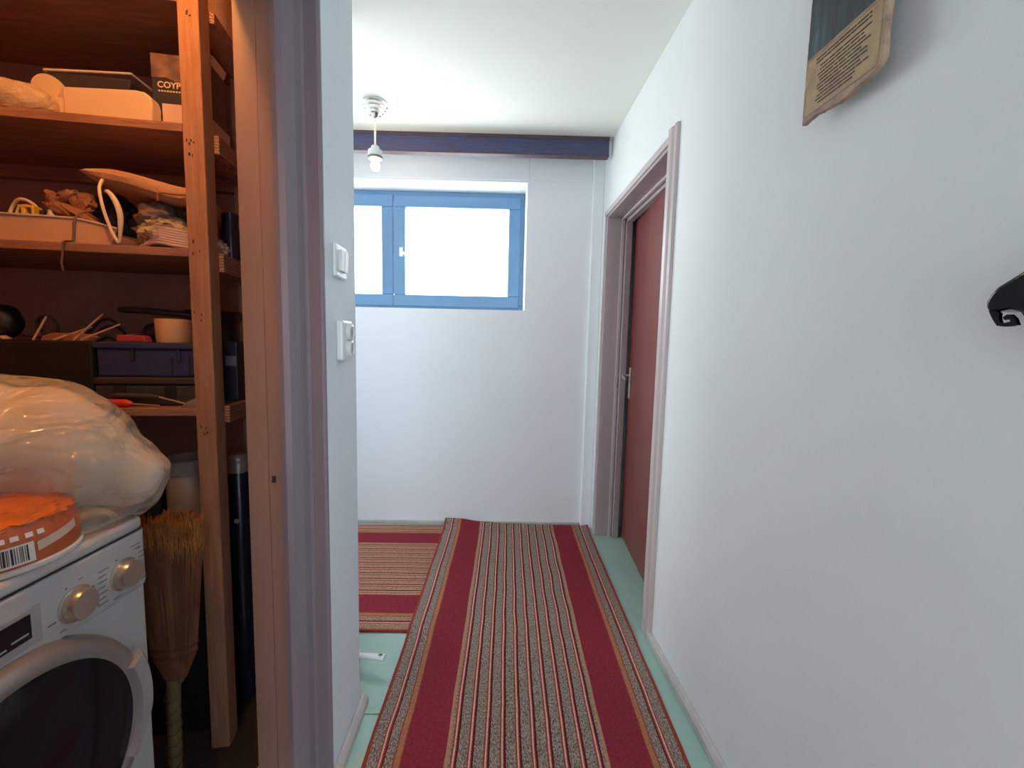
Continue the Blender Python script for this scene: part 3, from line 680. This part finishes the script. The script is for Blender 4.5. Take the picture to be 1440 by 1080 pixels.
ssolo('black_pouch', blob(nb(), (-.03,.10,1.612), (.045,.05,.020), .2, 3, 3, 31), 'black_plastic', 'small black pouch tucked under the right end of the tan cloth', 'pouch', smooth=True)
ssolo('dark_jar', lathe(nb(), [(.030,S2),(.032,1.51),(.032,1.60),(.025,1.615),(.025,1.655)], (.018,.215,0), n=24), 'glass_bottle', 'dark glass jar just right of the thick post on the second shelf', 'jar', smooth=True)
ssolo('crumpled_wrapper', blob(nb(), (.012,.13,1.528), (.028,.045,.026), .35, 4, 4, 33), 'rim', 'crumpled pale wrapper right of the thick post on the second shelf', 'wrapper', smooth=True)

# ---- third shelf (S3)
ssolo('black_crate', bx(-.80, -.293, .060, .33, S3, 1.239), 'black_plastic', 'large plain black box at the left of the third shelf', 'box', bevel=.004)
gc = sthing('drill_case', 'low charcoal tool case under the navy case on the third shelf', 'tool case', -.16, .19, S3)
link('lower_shell', bx(-.286,-.002,.052,.33,S3,1.118), 'charcoal', S, gc, bevel=.006)
link('lid', bx(-.288,-.001,.050,.332,1.120,1.1405), 'charcoal', S, gc, bevel=.005)
link('latch', bx(-.105,-.075,.046,.054,1.080,1.118), 'black_plastic', S, gc, bevel=.002)
link('latch', bx(-.235,-.205,.046,.054,1.080,1.118), 'black_plastic', S, gc, bevel=.002)
link('lock_ring', lathe(nb(), [(.007,.046),(.007,.052),(.004,.052)], (-.090,0,1.100), axis=1, n=18), 'hole', S, gc)
nc = sthing('navy_case', 'navy blue tool case lying on the charcoal case', 'tool case', -.16, .19, 1.141)
link('lower_shell', bx(-.285,-.003,.066,.33,1.1410,1.222), 'navy', S, nc, bevel=.006)
link('lid', bx(-.292,-.001,.060,.334,1.2225,1.2415), 'navy', S, nc, bevel=.004)
for u in (-.196, -.075): link('latch', bx(u,u+.010,.058,.067,1.187,1.222), 'box_dark', S, nc, bevel=.002)
link('rib', bx(-.0925,-.0885,.0625,.067,1.145,1.20), 'box_dark', S, nc); link('rib', bx(-.045,-.042,.0625,.067,1.145,1.21), 'box_dark', S, nc)
# on the navy case
ZT = 1.2415
ssolo('measuring_cup', lathe(nb(), [(.043,ZT),(.045,ZT+.004),(.047,ZT+.068),(.047,ZT+.070),(.044,ZT+.070),(.042,ZT+.008)], (-.107,.115,0), n=40), 'cream_pot', 'round orange-cream pot on the navy case beside the post', 'pot', smooth=True)
fp = sthing('frying_pan', 'black pan handle reaching left above the orange-cream pot', 'pan', -.10, .20, ZT+.07)
pts = [(-.245,.105,1.336),(-.235,.105,1.336),(-.17,.11,1.334),(-.11,.13,1.329),(-.07,.15,1.326)]
link('handle', tube(nb(), pts, [.008,.0115,.0115,.011,.012], n=12, flat=.85), 'black_plastic', S, fp, smooth=True)
link('pan', lathe(nb(), [(.055,1.313),(.075,1.318),(.082,1.345),(.079,1.345),(.072,1.322)], (-.05,.225,0), n=36), 'black_plastic', S, fp, smooth=True)
ssolo('pan_support', bx(-.085,-.02,.19,.30,ZT,1.312), 'box_dark', 'dark small box behind the orange-cream pot, carrying the pan', 'box', bevel=.003)
ssolo('black_pouch', blob(nb(), (-.180,.165,ZT+.030), (.038,.035,.032), .12, 2, 4, 41), 'box_dark', 'rounded dark pouch between the red case and the orange-cream pot', 'pouch', smooth=True)
ssolo('red_case', prism(nb(), [(-.250,ZT),(-.170,ZT),(-.178,ZT+.019),(-.200,ZT+.021),(-.246,ZT+.021)], .090, .125, axis=1), 'darkred', 'flat dull red plastic case on the left of the navy case', 'case', bevel=.003)
# cables and sticks on the crate
def cable(ctrl, label, r=.0042, m='black_plastic', cat='cable', name='cable', group='black cables on the third shelf'):
    return ssolo(name, tube(nb(), curve_pts(ctrl, 9), r), m, label, cat, group, smooth=True)
cable([(-.415,.10,1.246),(-.438,.10,1.262),(-.452,.10,1.290),(-.440,.10,1.309),(-.418,.10,1.309),(-.402,.10,1.290),(-.402,.10,1.262),(-.408,.12,1.245)], 'black cable standing in one upright loop behind a thin stick')
cable([(-.36,.12,1.245),(-.335,.12,1.272),(-.305,.12,1.302),(-.280,.12,1.306),(-.255,.12,1.288),(-.235,.13,1.262),(-.215,.13,1.2475)], 'black cable arching highest over the sticks')
cable([(-.350,.14,1.246),(-.315,.14,1.280),(-.285,.14,1.288),(-.262,.14,1.275),(-.252,.14,1.25)], 'black cable in a lower inner arch behind the sticks')
cable([(-.262,.10,1.247),(-.230,.12,1.262),(-.205,.14,1.266),(-.175,.15,1.262),(-.165,.17,1.2475)], 'black cable trailing over the red case')
cable([(-.500,.11,1.257),(-.470,.11,1.252),(-.430,.10,1.2445)], 'short black cable end lying at the left', .0035)
cable([(-.30,.09,1.2445),(-.28,.10,1.256),(-.25,.095,1.2475),(-.225,.105,1.2475),(-.245,.13,1.2475),(-.28,.125,1.256),(-.31,.11,1.2445)], 'black cable coiled flat beside the red case', .005)
def stick(a, b, label, r=.003): return ssolo('wooden_stick', cyl(nb(), a, b, r, r*.8, 8), 'stick', label, 'stick', 'thin wooden sticks on the black box')
stick((-.443,.072,1.242),(-.424,.095,1.310), 'thin wooden stick standing nearly upright through the cable loop')
stick((-.395,.075,1.243),(-.315,.10,1.283), 'thin wooden stick leaning low to the right', .0035)
stick((-.350,.080,1.243),(-.285,.10,1.321), 'thin wooden stick leaning steeply, the tallest')
stick((-.325,.072,1.245),(-.232,.085,1.292), 'thin wooden stick sloping across the cables at the right')
ssolo('leather_sheath', prism(nb(), [(-.435,1.2395),(-.300,1.2395),(-.292,1.250),(-.31,1.262),(-.40,1.264),(-.43,1.254)], .082, .105, axis=1), 'flat_brown', 'flat brown leather sheath lying on the black box', 'sheath', bevel=.003)
ssolo('wood_offcut', blob(nb(), (-.535,.09,1.2455), (.022,.015,.008), .25, 3, 3, 44), 'stick', 'small tan scrap lying on the black box at the far left', 'scrap', smooth=True)
ssolo('hair_dryer', blob(nb(), (-.568,.13,1.292), (.050,.045,.052), .10, 2, 4, 45), 'black_plastic', 'rounded black power tool head at the far left of the third shelf', 'tool', smooth=True)
# screwdrivers on the front edge
def screwdriver(u0, u1, um, z0, zt, d, hm, label, r):
    t = sthing('screwdriver', label, 'screwdriver', u0, d, S3, group='screwdrivers on the third shelf')
    link('handle', tube(nb(), [(u0,d,z0),(u0+.006,d,z0),(u0+(um-u0)*.3,d,z0-.001),(u0+(um-u0)*.8,d,z0-.003),(um,d,z0-.005)], [r*.6,r,r*.85,r,r*.55], n=12), hm, S, t, smooth=True)
    link('shaft', tube(nb(), [(um,d,z0-.005),(u1,d+.004,zt)], [.0028,.0022], n=8), 'steel', S, t, smooth=True)
screwdriver(-.262,-.110,-.178,1.072,1.0615,.030,'red','screwdriver with a glossy red handle on the third shelf edge',.0115)
screwdriver(-.232,-.040,-.115,1.090,1.0625,.042,'charcoal','screwdriver with a grey-brown handle lying over the red one',.0085)
pl = sthing('pliers', 'grey plier jaws poking out against the thick post', 'pliers', -.02, .03, S3)
link('jaws', prism(nb(), [(-.046,1.0585),(-.030,1.0745),(-.004,1.086),(-.002,1.0585)], .012, .036, axis=1), 'steel', S, pl, bevel=.002)
sb = sthing('narrow_box', 'narrow dark box with grey label right of the post, third shelf', 'box', .025, .205, S3)
link('box_body', bx(.004,.046,.16,.25,S3,1.250), 'box_dark', S, sb, bevel=.004)
link('paper_label', bx(.012,.043,.1585,.1598,1.172,1.203), 'grey_label', S, sb)

# ---- below the third shelf
ssolo('floor_crate', bx(-.30, -.012, .065, .33, .006, .549), 'black_plastic', 'black crate on the closet floor behind the broom, under the pale pot', 'crate', bevel=.006)
sp = sthing('plastic_pot', 'pale plastic pot with a wide rim behind the broom, left of the post', 'pot', -.10, .12, .55)
link('body', lathe(nb(), [(.046,.55),(.058,.70),(.058,.835),(.056,.838)], (-.098,.135,0), n=36), 'pot_white', S, sp, smooth=True)
link('rim', lathe(nb(), [(.050,.836),(.060,.838),(.064,.868),(.068,.882),(.062,.884),(.056,.862)], (-.098,.135,0), n=36), 'pot_white', S, sp, smooth=True)
link('print', prism(nb(), [(-.142,.700),(-.060,.735),(-.060,.690),(-.142,.66)], .071, .0745, axis=1), 'black_print', S, sp)
ssolo('black_can', lathe(nb(), [(.026,.55),(.028,.56),(.028,.80),(.022,.82),(.022,.85)], (-.196,.135,0), n=24), 'black_plastic', 'black canister standing left of the pale pot', 'canister', smooth=True)
cy = sthing('flask', 'tall dark navy flask with a silvery cap in the gap right of the post', 'flask', .022, .20, .0)
link('body', lathe(nb(), [(.030,.006),(.034,.02),(.034,.80),(.030,.815)], (.022,.20,0), n=32), 'fire_dark', S, cy, smooth=True)
link('cap', lathe(nb(), [(.031,.815),(.031,.850),(.027,.853),(.027,.866),(.020,.874),(.004,.876)], (.022,.20,0), n=32), 'silver', S, cy, smooth=True)
link('badge', lathe(nb(), [(.008,.164),(.008,.168),(.004,.168)], (.024,0,.655), axis=1, n=18), 'brass', S, cy)
ssolo('metal_rod', lathe(nb(), [(.004,.006),(.006,.02),(.006,.56),(.003,.58)], (.006,.12,0), n=16), 'cane', 'thin dull brass rod standing between the post and the navy flask', 'rod', smooth=True)

# ------------------------------------------------------------------ washing machine
wx0, wx1, wy0, wy1 = -1.385, -.794, .345, .950
wm = thing('washing_machine', 'white front-loading washing machine with two dials inside the closet', 'washing machine', ((wx0+wx1)/2, (wy0+wy1)/2, 0))
cab = prism(nb(), [(wx0,wy0),(wx1-.006,wy0),(wx1-.006,wy1-.014),(wx1-.022,wy1),(wx0,wy1)], .012, .688, axis=2)
link('cabinet', cab, 'white_enamel', parent=wm, bevel=.004, smooth=True)
link('control_panel', prism(nb(), [(wx0,wy0),(wx1+.001,wy0),(wx1+.001,wy1-.018),(wx1-.008,wy1-.005),(wx1-.026,wy1),(wx0,wy1)], .691, .818, axis=2), 'white_enamel', parent=wm, bevel=.004, smooth=True)
link('worktop', prism(nb(), [(wx0,wy0),(wx1-.001,wy0),(wx1-.001,wy1-.020),(wx1-.010,wy1-.006),(wx1-.028,wy1),(wx0,wy1)], .8215, .848, axis=2), 'washer_top', parent=wm, bevel=.009, seg=3, smooth=True)
link('seam', bx(wx0+.01,wx1-.006,wy0+.01,wy1-.012,.81,.83), 'seam', parent=wm)
for px in (wx0+.05, wx1-.06):
    for py in (wy0+.05, wy1-.05): link('foot', lathe(nb(), [(.02,0.004),(.02,.012)], (px,py,0), n=16), 'black_plastic', parent=wm)
yc, zc = .649, .462
X = wx1-.006
dw = link('door', lathe(nb(), [(.250,X),(.249,X+.012),(.244,X+.024),(.234,X+.031),(.217,X+.032),(.209,X+.027)], (0,yc,zc), axis=0, n=96, cap=False), 'silver', parent=wm, smooth=True)
link('porthole_glass', lathe(nb(), [(.213,X+.027),(.20,X+.029),(.12,X+.040),(.04,X+.045),(.004,X+.045)], (0,yc,zc), axis=0, n=96, cap=False), 'washer_glass', parent=wm, smooth=True)
# handle: raised segment on the right of the ring
bm = nb(); a0, a1, ns = math.radians(24), math.radians(-30), 26; rows = []
for i in range(ns+1):
    a = a0+(a1-a0)*i/ns; t = i/ns; ro = .258-.018*sm(.55,1,t); ri = .214
    row = []
    for r, x in ((ri,X+.030),(ri+.004,X+.043),(ro-.012,X+.042),(ro,X+.030),(ro,X+.010)):
        row.append(bm.verts.new((x, yc+r*math.cos(a), zc+r*math.sin(a))))
    rows.append(row)
for i in range(ns):
    for k in range(4): bm.faces.new([rows[i][k],rows[i][k+1],rows[i+1][k+1],rows[i+1][k]])
bm.faces.new(rows[0]); bm.faces.new(rows[-1][::-1])
h = link('door_handle', bm, 'bezel', parent=wm, smooth=True); h['label'] = 'light grey door handle segment'
# dials
for y, z, dot in ((.880,.742,False),(.774,.742,True)):
    k = link('dial', lathe(nb(), [(.034,wx1+.001),(.034,wx1+.003),(.030,wx1+.004),(.0295,wx1+.016),(.026,wx1+.0225)], (0,y,z), axis=0, n=40), 'knob_side', parent=wm, smooth=True)
    c = link('dial_cap', lathe(nb(), [(.0262,wx1+.0222),(.0245,wx1+.0245),(.004,wx1+.0250)], (0,y,z), axis=0, n=40), 'knob_cap', parent=wm, smooth=True)
    c.parent = k; c.matrix_parent_inverse = k.matrix_local.inverted()
    if dot: bm = lathe(nb(), [(.003,wx1+.0245),(.003,wx1+.0258)], (0,y+.008,z-.016), axis=0, n=14)
    else: bm = bx(wx1+.0245,wx1+.0257,y-.030,y-.002,z-.0012,z+.0012); box(bm, wx1+.0245,wx1+.0258,y-.004,y+.002,z-.003,z+.003)
    p = link('pointer', bm, 'mark', parent=wm); p.parent = k; p.matrix_parent_inverse = k.matrix_local.inverted()
# printed marks
bm = nb()
def dash(y, z, l, t=.0017): link('printed_mark', bx(wx1+.0008, wx1+.0018, y, y+l, z-t/2, z+t/2), 'mark', parent=wm)
for i in range(8): dash(.915+.004*math.sin(i), .781-i*.0105, .016 if i % 3 else .010)
dash(.900,.792,.024); dash(.905,.784,.018)
for i in range(7): dash(.823-.001*i, .776-i*.0115, (.022,.017,.020,.016,.021,.018,.022)[i], .0022)
dash(.862,.781,.004,.004); dash(.757,.781,.003,.004); dash(.782,.785,.010); dash(.722,.730,.014,.003); dash(.742,.705,.011); dash(.852,.700,.018); dash(.812,.712,.008,.004); dash(.806,.754,.006,.006)
link('display_bezel', bx(wx1, wx1+.0035, .50, .712, .716, .784), 'bezel', parent=wm, bevel=.002)
link('display', bx(wx1+.003, wx1+.0048, .505, .694, .731, .775), 'display', parent=wm, bevel=.001)
bm = bx(wx1+.0045,wx1+.0055,.60,.655,.736,.739); box(bm, wx1+.0045,wx1+.0055,.662,.688,.741,.744); link('display_strokes', bm, 'bezel', parent=wm)

# ------------------------------------------------------------------ orange pack on the washer
ox, oy, oz = -.925, .735, .850
op = thing('orange_package', 'squat orange and white plastic package with a barcode on the washing machine', 'package', (ox,oy,oz))
def oval(prof, c): return lathe(nb(), prof, c, n=64, sx=1., sy=.95)
link('base', oval([(.128,oz),(.142,oz+.001),(.143,oz+.008),(.139,oz+.011)], (ox,oy,0)), 'white_print', parent=op, smooth=True)
link('side', oval([(.139,oz+.010),(.141,oz+.020),(.137,oz+.060),(.128,oz+.082)], (ox,oy,0)), 'orange_side', parent=op, smooth=True)
bm = nb(); blob(bm, (ox,oy,oz+.078), (.130,.124,.028), .10, 4, 5, 52)
link('crumpled_top', bm, 'orange', parent=op, smooth=True)
def opatch(a0, a1, z0, z1, r, m, name, th=.0008, slope=0):
    bm = nb(); n = max(2, int(abs(a1-a0)/3)+1); lo = []; hi = []; 
    def rr(z): 
        h = z-oz
        return (.141-(h-.02)*.1 if h < .06 else .137-(h-.06)*.41)+r
    for i in range(n+1):
        a = math.radians(a0+(a1-a0)*i/n); s = slope*i/n
        for lst, z in ((lo,z0+s),(hi,z1+s)): lst.append(bm.verts.new((ox+rr(z)*math.cos(a), oy+.95*rr(z)*math.sin(a), z)))
    for i in range(n): bm.faces.new([lo[i],lo[i+1],hi[i+1],hi[i]])
    return bm, name, m
def addpatch(*a, **k):
    bm, n, m = opatch(*a, **k); return bm, n, m
b_, n_, m_ = addpatch(-38,-12, oz+.016, oz+.050, .0015, 'white_print', 'barcode_label'); link(n_, b_, m_, parent=op)
bm = nb(); random.seed(11); a = -36.5
while a < -16:
    wd = random.choice((.35,.5,.9,1.2)); q,_,_ = opatch(a, a+wd, oz+.020, oz+.047, .0022, None, '')
    me = bpy.data.meshes.new('t'); q.to_mesh(me); q.free(); bm.from_mesh(me); bpy.data.meshes.remove(me); a += wd+random.choice((.4,.6,.9))
link('barcode_bars', bm, 'black_print', parent=op)
b_, n_, m_ = addpatch(-10,24, oz+.030, oz+.046, .0012, 'cream_print', 'side_band', slope=.012); link(n_, b_, m_, parent=op)
bm = nb()
for k, a in enumerate((-38,-31,-24,-16,-9)):
    q,_,_ = opatch(a, a+4.5, oz+.058, oz+.066, .0018, None, ''); me = bpy.data.meshes.new('t'); q.to_mesh(me); q.free(); bm.from_mesh(me); bpy.data.meshes.remove(me)
link('printed_marks', bm, 'white_print', parent=op)

# ------------------------------------------------------------------ big clear plastic bag on the washer
pg = thing('plastic_bag', 'large crinkled clear plastic bag of cream wadding heaped on the washing machine', 'bag', (-1.12,.80,.85))
def fused(parts, name, m, vox, parent, dis=0., ds=.1, smooth=True):
    bm = nb()
    for c, r, amp, fr_, sd, rot in parts: blob(bm, c, r, amp, fr_, 4, sd, rot)
    o = link(name, bm, m, parent=parent, smooth=smooth)
    rm = o.modifiers.new('remesh','REMESH'); rm.mode = 'VOXEL'; rm.voxel_size = vox; rm.use_smooth_shade = True
    s = o.modifiers.new('smooth','SMOOTH'); s.iterations = 6; s.factor = .6
    if dis:
        tx = bpy.data.textures.new(name+'_crinkle', 'CLOUDS'); tx.noise_scale = ds; tx.noise_depth = 2
        d = o.modifiers.new('crinkle','DISPLACE'); d.texture = tx; d.strength = dis; d.mid_level = .5
    return o
RY = Matrix.Rotation(math.radians(22),4,'Y')
main = [((-1.12,.83,1.025),(.25,.17,.165),.04,1.6,1,None), ((-.97,.885,1.005),(.170,.125,.150),.05,2.0,2,None), ((-.855,.955,.940),(.100,.070,.082),.08,2.2,4,None), ((-.915,.925,.985),(.125,.085,.120),.04,2,5,None), ((-1.22,.80,.95),(.14,.17,.09),.04,2,3,None)]
fused([(c,tuple(q*.93 for q in r),a,f,s,t) for c,r,a,f,s,t in main], 'wadding', 'pillow', .012, pg, .010, .16)
shell = [(c,tuple(q*1.035+.004 for q in r),a*1.4,f*1.3,s,t) for c,r,a,f,s,t in main] + [((-.875,.90,.877),(.095,.085,.024),.20,3,7,None), ((-.86,.965,.890),(.088,.05,.055),.18,3,8,None), ((-.850,.845,.880),(.060,.055,.026),.30,4,9,None)]
fused(shell, 'clear_film', 'film', .009, pg, .022, .16)

# ------------------------------------------------------------------ broom standing upside down
br = thing('straw_broom', 'straw broom standing upside down between the washing machine and the post', 'broom', (-.86,1.085,0))
B = Matrix.Translation((-.862,1.080,0)) @ Matrix.Rotation(A, 4, 'Z')
prof = [(.018,.315),(.030,.34),(.048,.375),(.056,.42),(.061,.50),(.070,.60),(.075,.70),(.069,.735)]
link('core', lathe(nb(), [(r*.93,h) for r,h in prof], (.010,0,0), n=32, sy=.52), 'straw_core', B, br, smooth=True)
bm = nb(); tip = nb(); random.seed(21)
def rad(z):
    for i in range(len(prof)-1):
        if prof[i][1] <= z <= prof[i+1][1]:
            t = (z-prof[i][1])/(prof[i+1][1]-prof[i][1]); return prof[i][0]*(1-t)+prof[i+1][0]*t
    return prof[-1][0]+.02*(z-prof[-1][1])
for k in range(520):
    a = random.uniform(0, 2*PI); rr = math.sqrt(random.random()) if k % 2 else 1.0; zt = random.uniform(.735,.790)-.035*(math.cos(a)*rr-.25)**2*(1 if k%3 else .3); tw = random.uniform(-.12,.12)
    pts = []; rs = []
    for z in (.33,.40,.50,.60,.68,zt):
        q = rad(min(z,.735))*rr*(1+.03*random.uniform(-1,1)) + (.006*(z-.6)/.15 if z > .6 else 0)
        aa = a+tw*(z-.33)/.4
        pts.append((.010+q*math.cos(aa), q*.55*math.sin(aa), z)); rs.append(.0011)
    rs[-1] = .0005
    tube(bm, pts, rs, n=3)
    p = Vector(pts[-1]); f = pts[-2]
    for j in range(3):
        e = p+Vector((random.uniform(-.010,.010), random.uniform(-.008,.008), random.uniform(-.004,.012))); s_ = p-Vector((0,0,random.uniform(.005,.075)**1.0))
        tube(tip, [s_, (s_+e)/2+Vector((random.uniform(-.003,.003),0,.002)), e], [.0008,.0009,.0012], n=3)
o = link('straw', bm, 'straw', B, br); o['kind'] = 'stuff'
o = link('frayed_tips', tip, 'straw_tip', B, br); o['kind'] = 'stuff'
for z in (.405, .428):
    r = rad(z)*1.03; ring = [(.010+r*math.cos(a), r*.56*math.sin(a), z) for a in [2*PI*i/40 for i in range(41)]]
    link('stitching', tube(nb(), ring, .0018, n=5), 'thread', B, br)
link('handle', tube(nb(), [(.004,0,.33),(.0,0,.22),(-.002,0,.10),(-.004,0,.005)], [.017,.0155,.016,.016], n=20), 'cane', B, br, smooth=True)
bm = nb()
for k in range(8):
    z = .05+k*.033; ring = [(-.001+.0175*math.cos(a), .0175*math.sin(a), z+.010*math.sin(a)) for a in [2*PI*i/24 for i in range(25)]]
    tube(bm, ring, .0012, n=4)
link('cane_binding', bm, 'thread', B, br)

# ================================================================== light
W = bpy.data.worlds.new('daylight'); SC.world = W; W.use_nodes = True
bg = W.node_tree.nodes['Background']; bg.inputs['Color'].default_value = (.88,.95,1.0,1); bg.inputs['Strength'].default_value = 9.0
def lamp(kind, name, loc, rot, energy, color, **k):
    l = bpy.data.lights.new(name, kind); l.energy = energy; l.color = color
    for a, v in k.items():
        if a == 'portal': l.cycles.is_portal = True
        else: setattr(l, a, v)
    o = bpy.data.objects.new(name, l); COL.objects.link(o); o.location = loc; o.rotation_euler = rot; return o
lamp('AREA', 'window_portal', ((WX0+WX1)/2, YF+.32, (WZ0+WZ1)/2), (-PI/2,0,0), 1, (1,1,1), shape='RECTANGLE', size=WX1-WX0, size_y=WZ1-WZ0, portal=True)
lamp('AREA', 'wing_portal', (-3.12,2.33,1.475), (0,-PI/2,0), 1, (1,1,1), shape='RECTANGLE', size=1.45, size_y=.82, portal=True)
lamp('AREA', 'rear_portal', (.305,-2.25,1.22), (PI/2,0,0), 1, (1,1,1), shape='RECTANGLE', size=.71, size_y=1.95, portal=True)
lamp('POINT', 'pendant_glow', (lx,ly,2.195), (0,0,0), 9.0, (1,.80,.52), shadow_soft_size=.03)
lamp('POINT', 'closet_bulb', (-.705,.70,2.33), (0,0,0), 19.0, (1,.43,.11), shadow_soft_size=.03)

# ================================================================== camera
cd = bpy.data.cameras.new('camera'); cam = bpy.data.objects.new('camera', cd); COL.objects.link(cam)
yaw, pit, rol = map(math.radians, (.82, 5.309, 1.156))
f = Vector((math.sin(yaw)*math.cos(pit), math.cos(yaw)*math.cos(pit), -math.sin(pit)))
rt = Vector((math.cos(yaw), -math.sin(yaw), 0)); dn = f.cross(rt)
r2 = rt*math.cos(rol)-dn*math.sin(rol); d2 = dn*math.cos(rol)+rt*math.sin(rol)
mt = Matrix((( r2.x,-d2.x,-f.x,0),(r2.y,-d2.y,-f.y,0),(r2.z,-d2.z,-f.z,1.25),(0,0,0,1)))
cam.matrix_world = mt
cd.sensor_fit = 'HORIZONTAL'; cd.sensor_width = 36; cd.lens = 590/1440*36
cd.shift_x = (720-701.1)/1440; cd.shift_y = (542.2-540)/1440; cd.clip_start = .02
SC.camera = cam
vs = SC.view_settings; vs.view_transform = 'Standard'; vs.look = 'None'; vs.exposure = 0.15; vs.gamma = 1.0; vs.use_curve_mapping = False
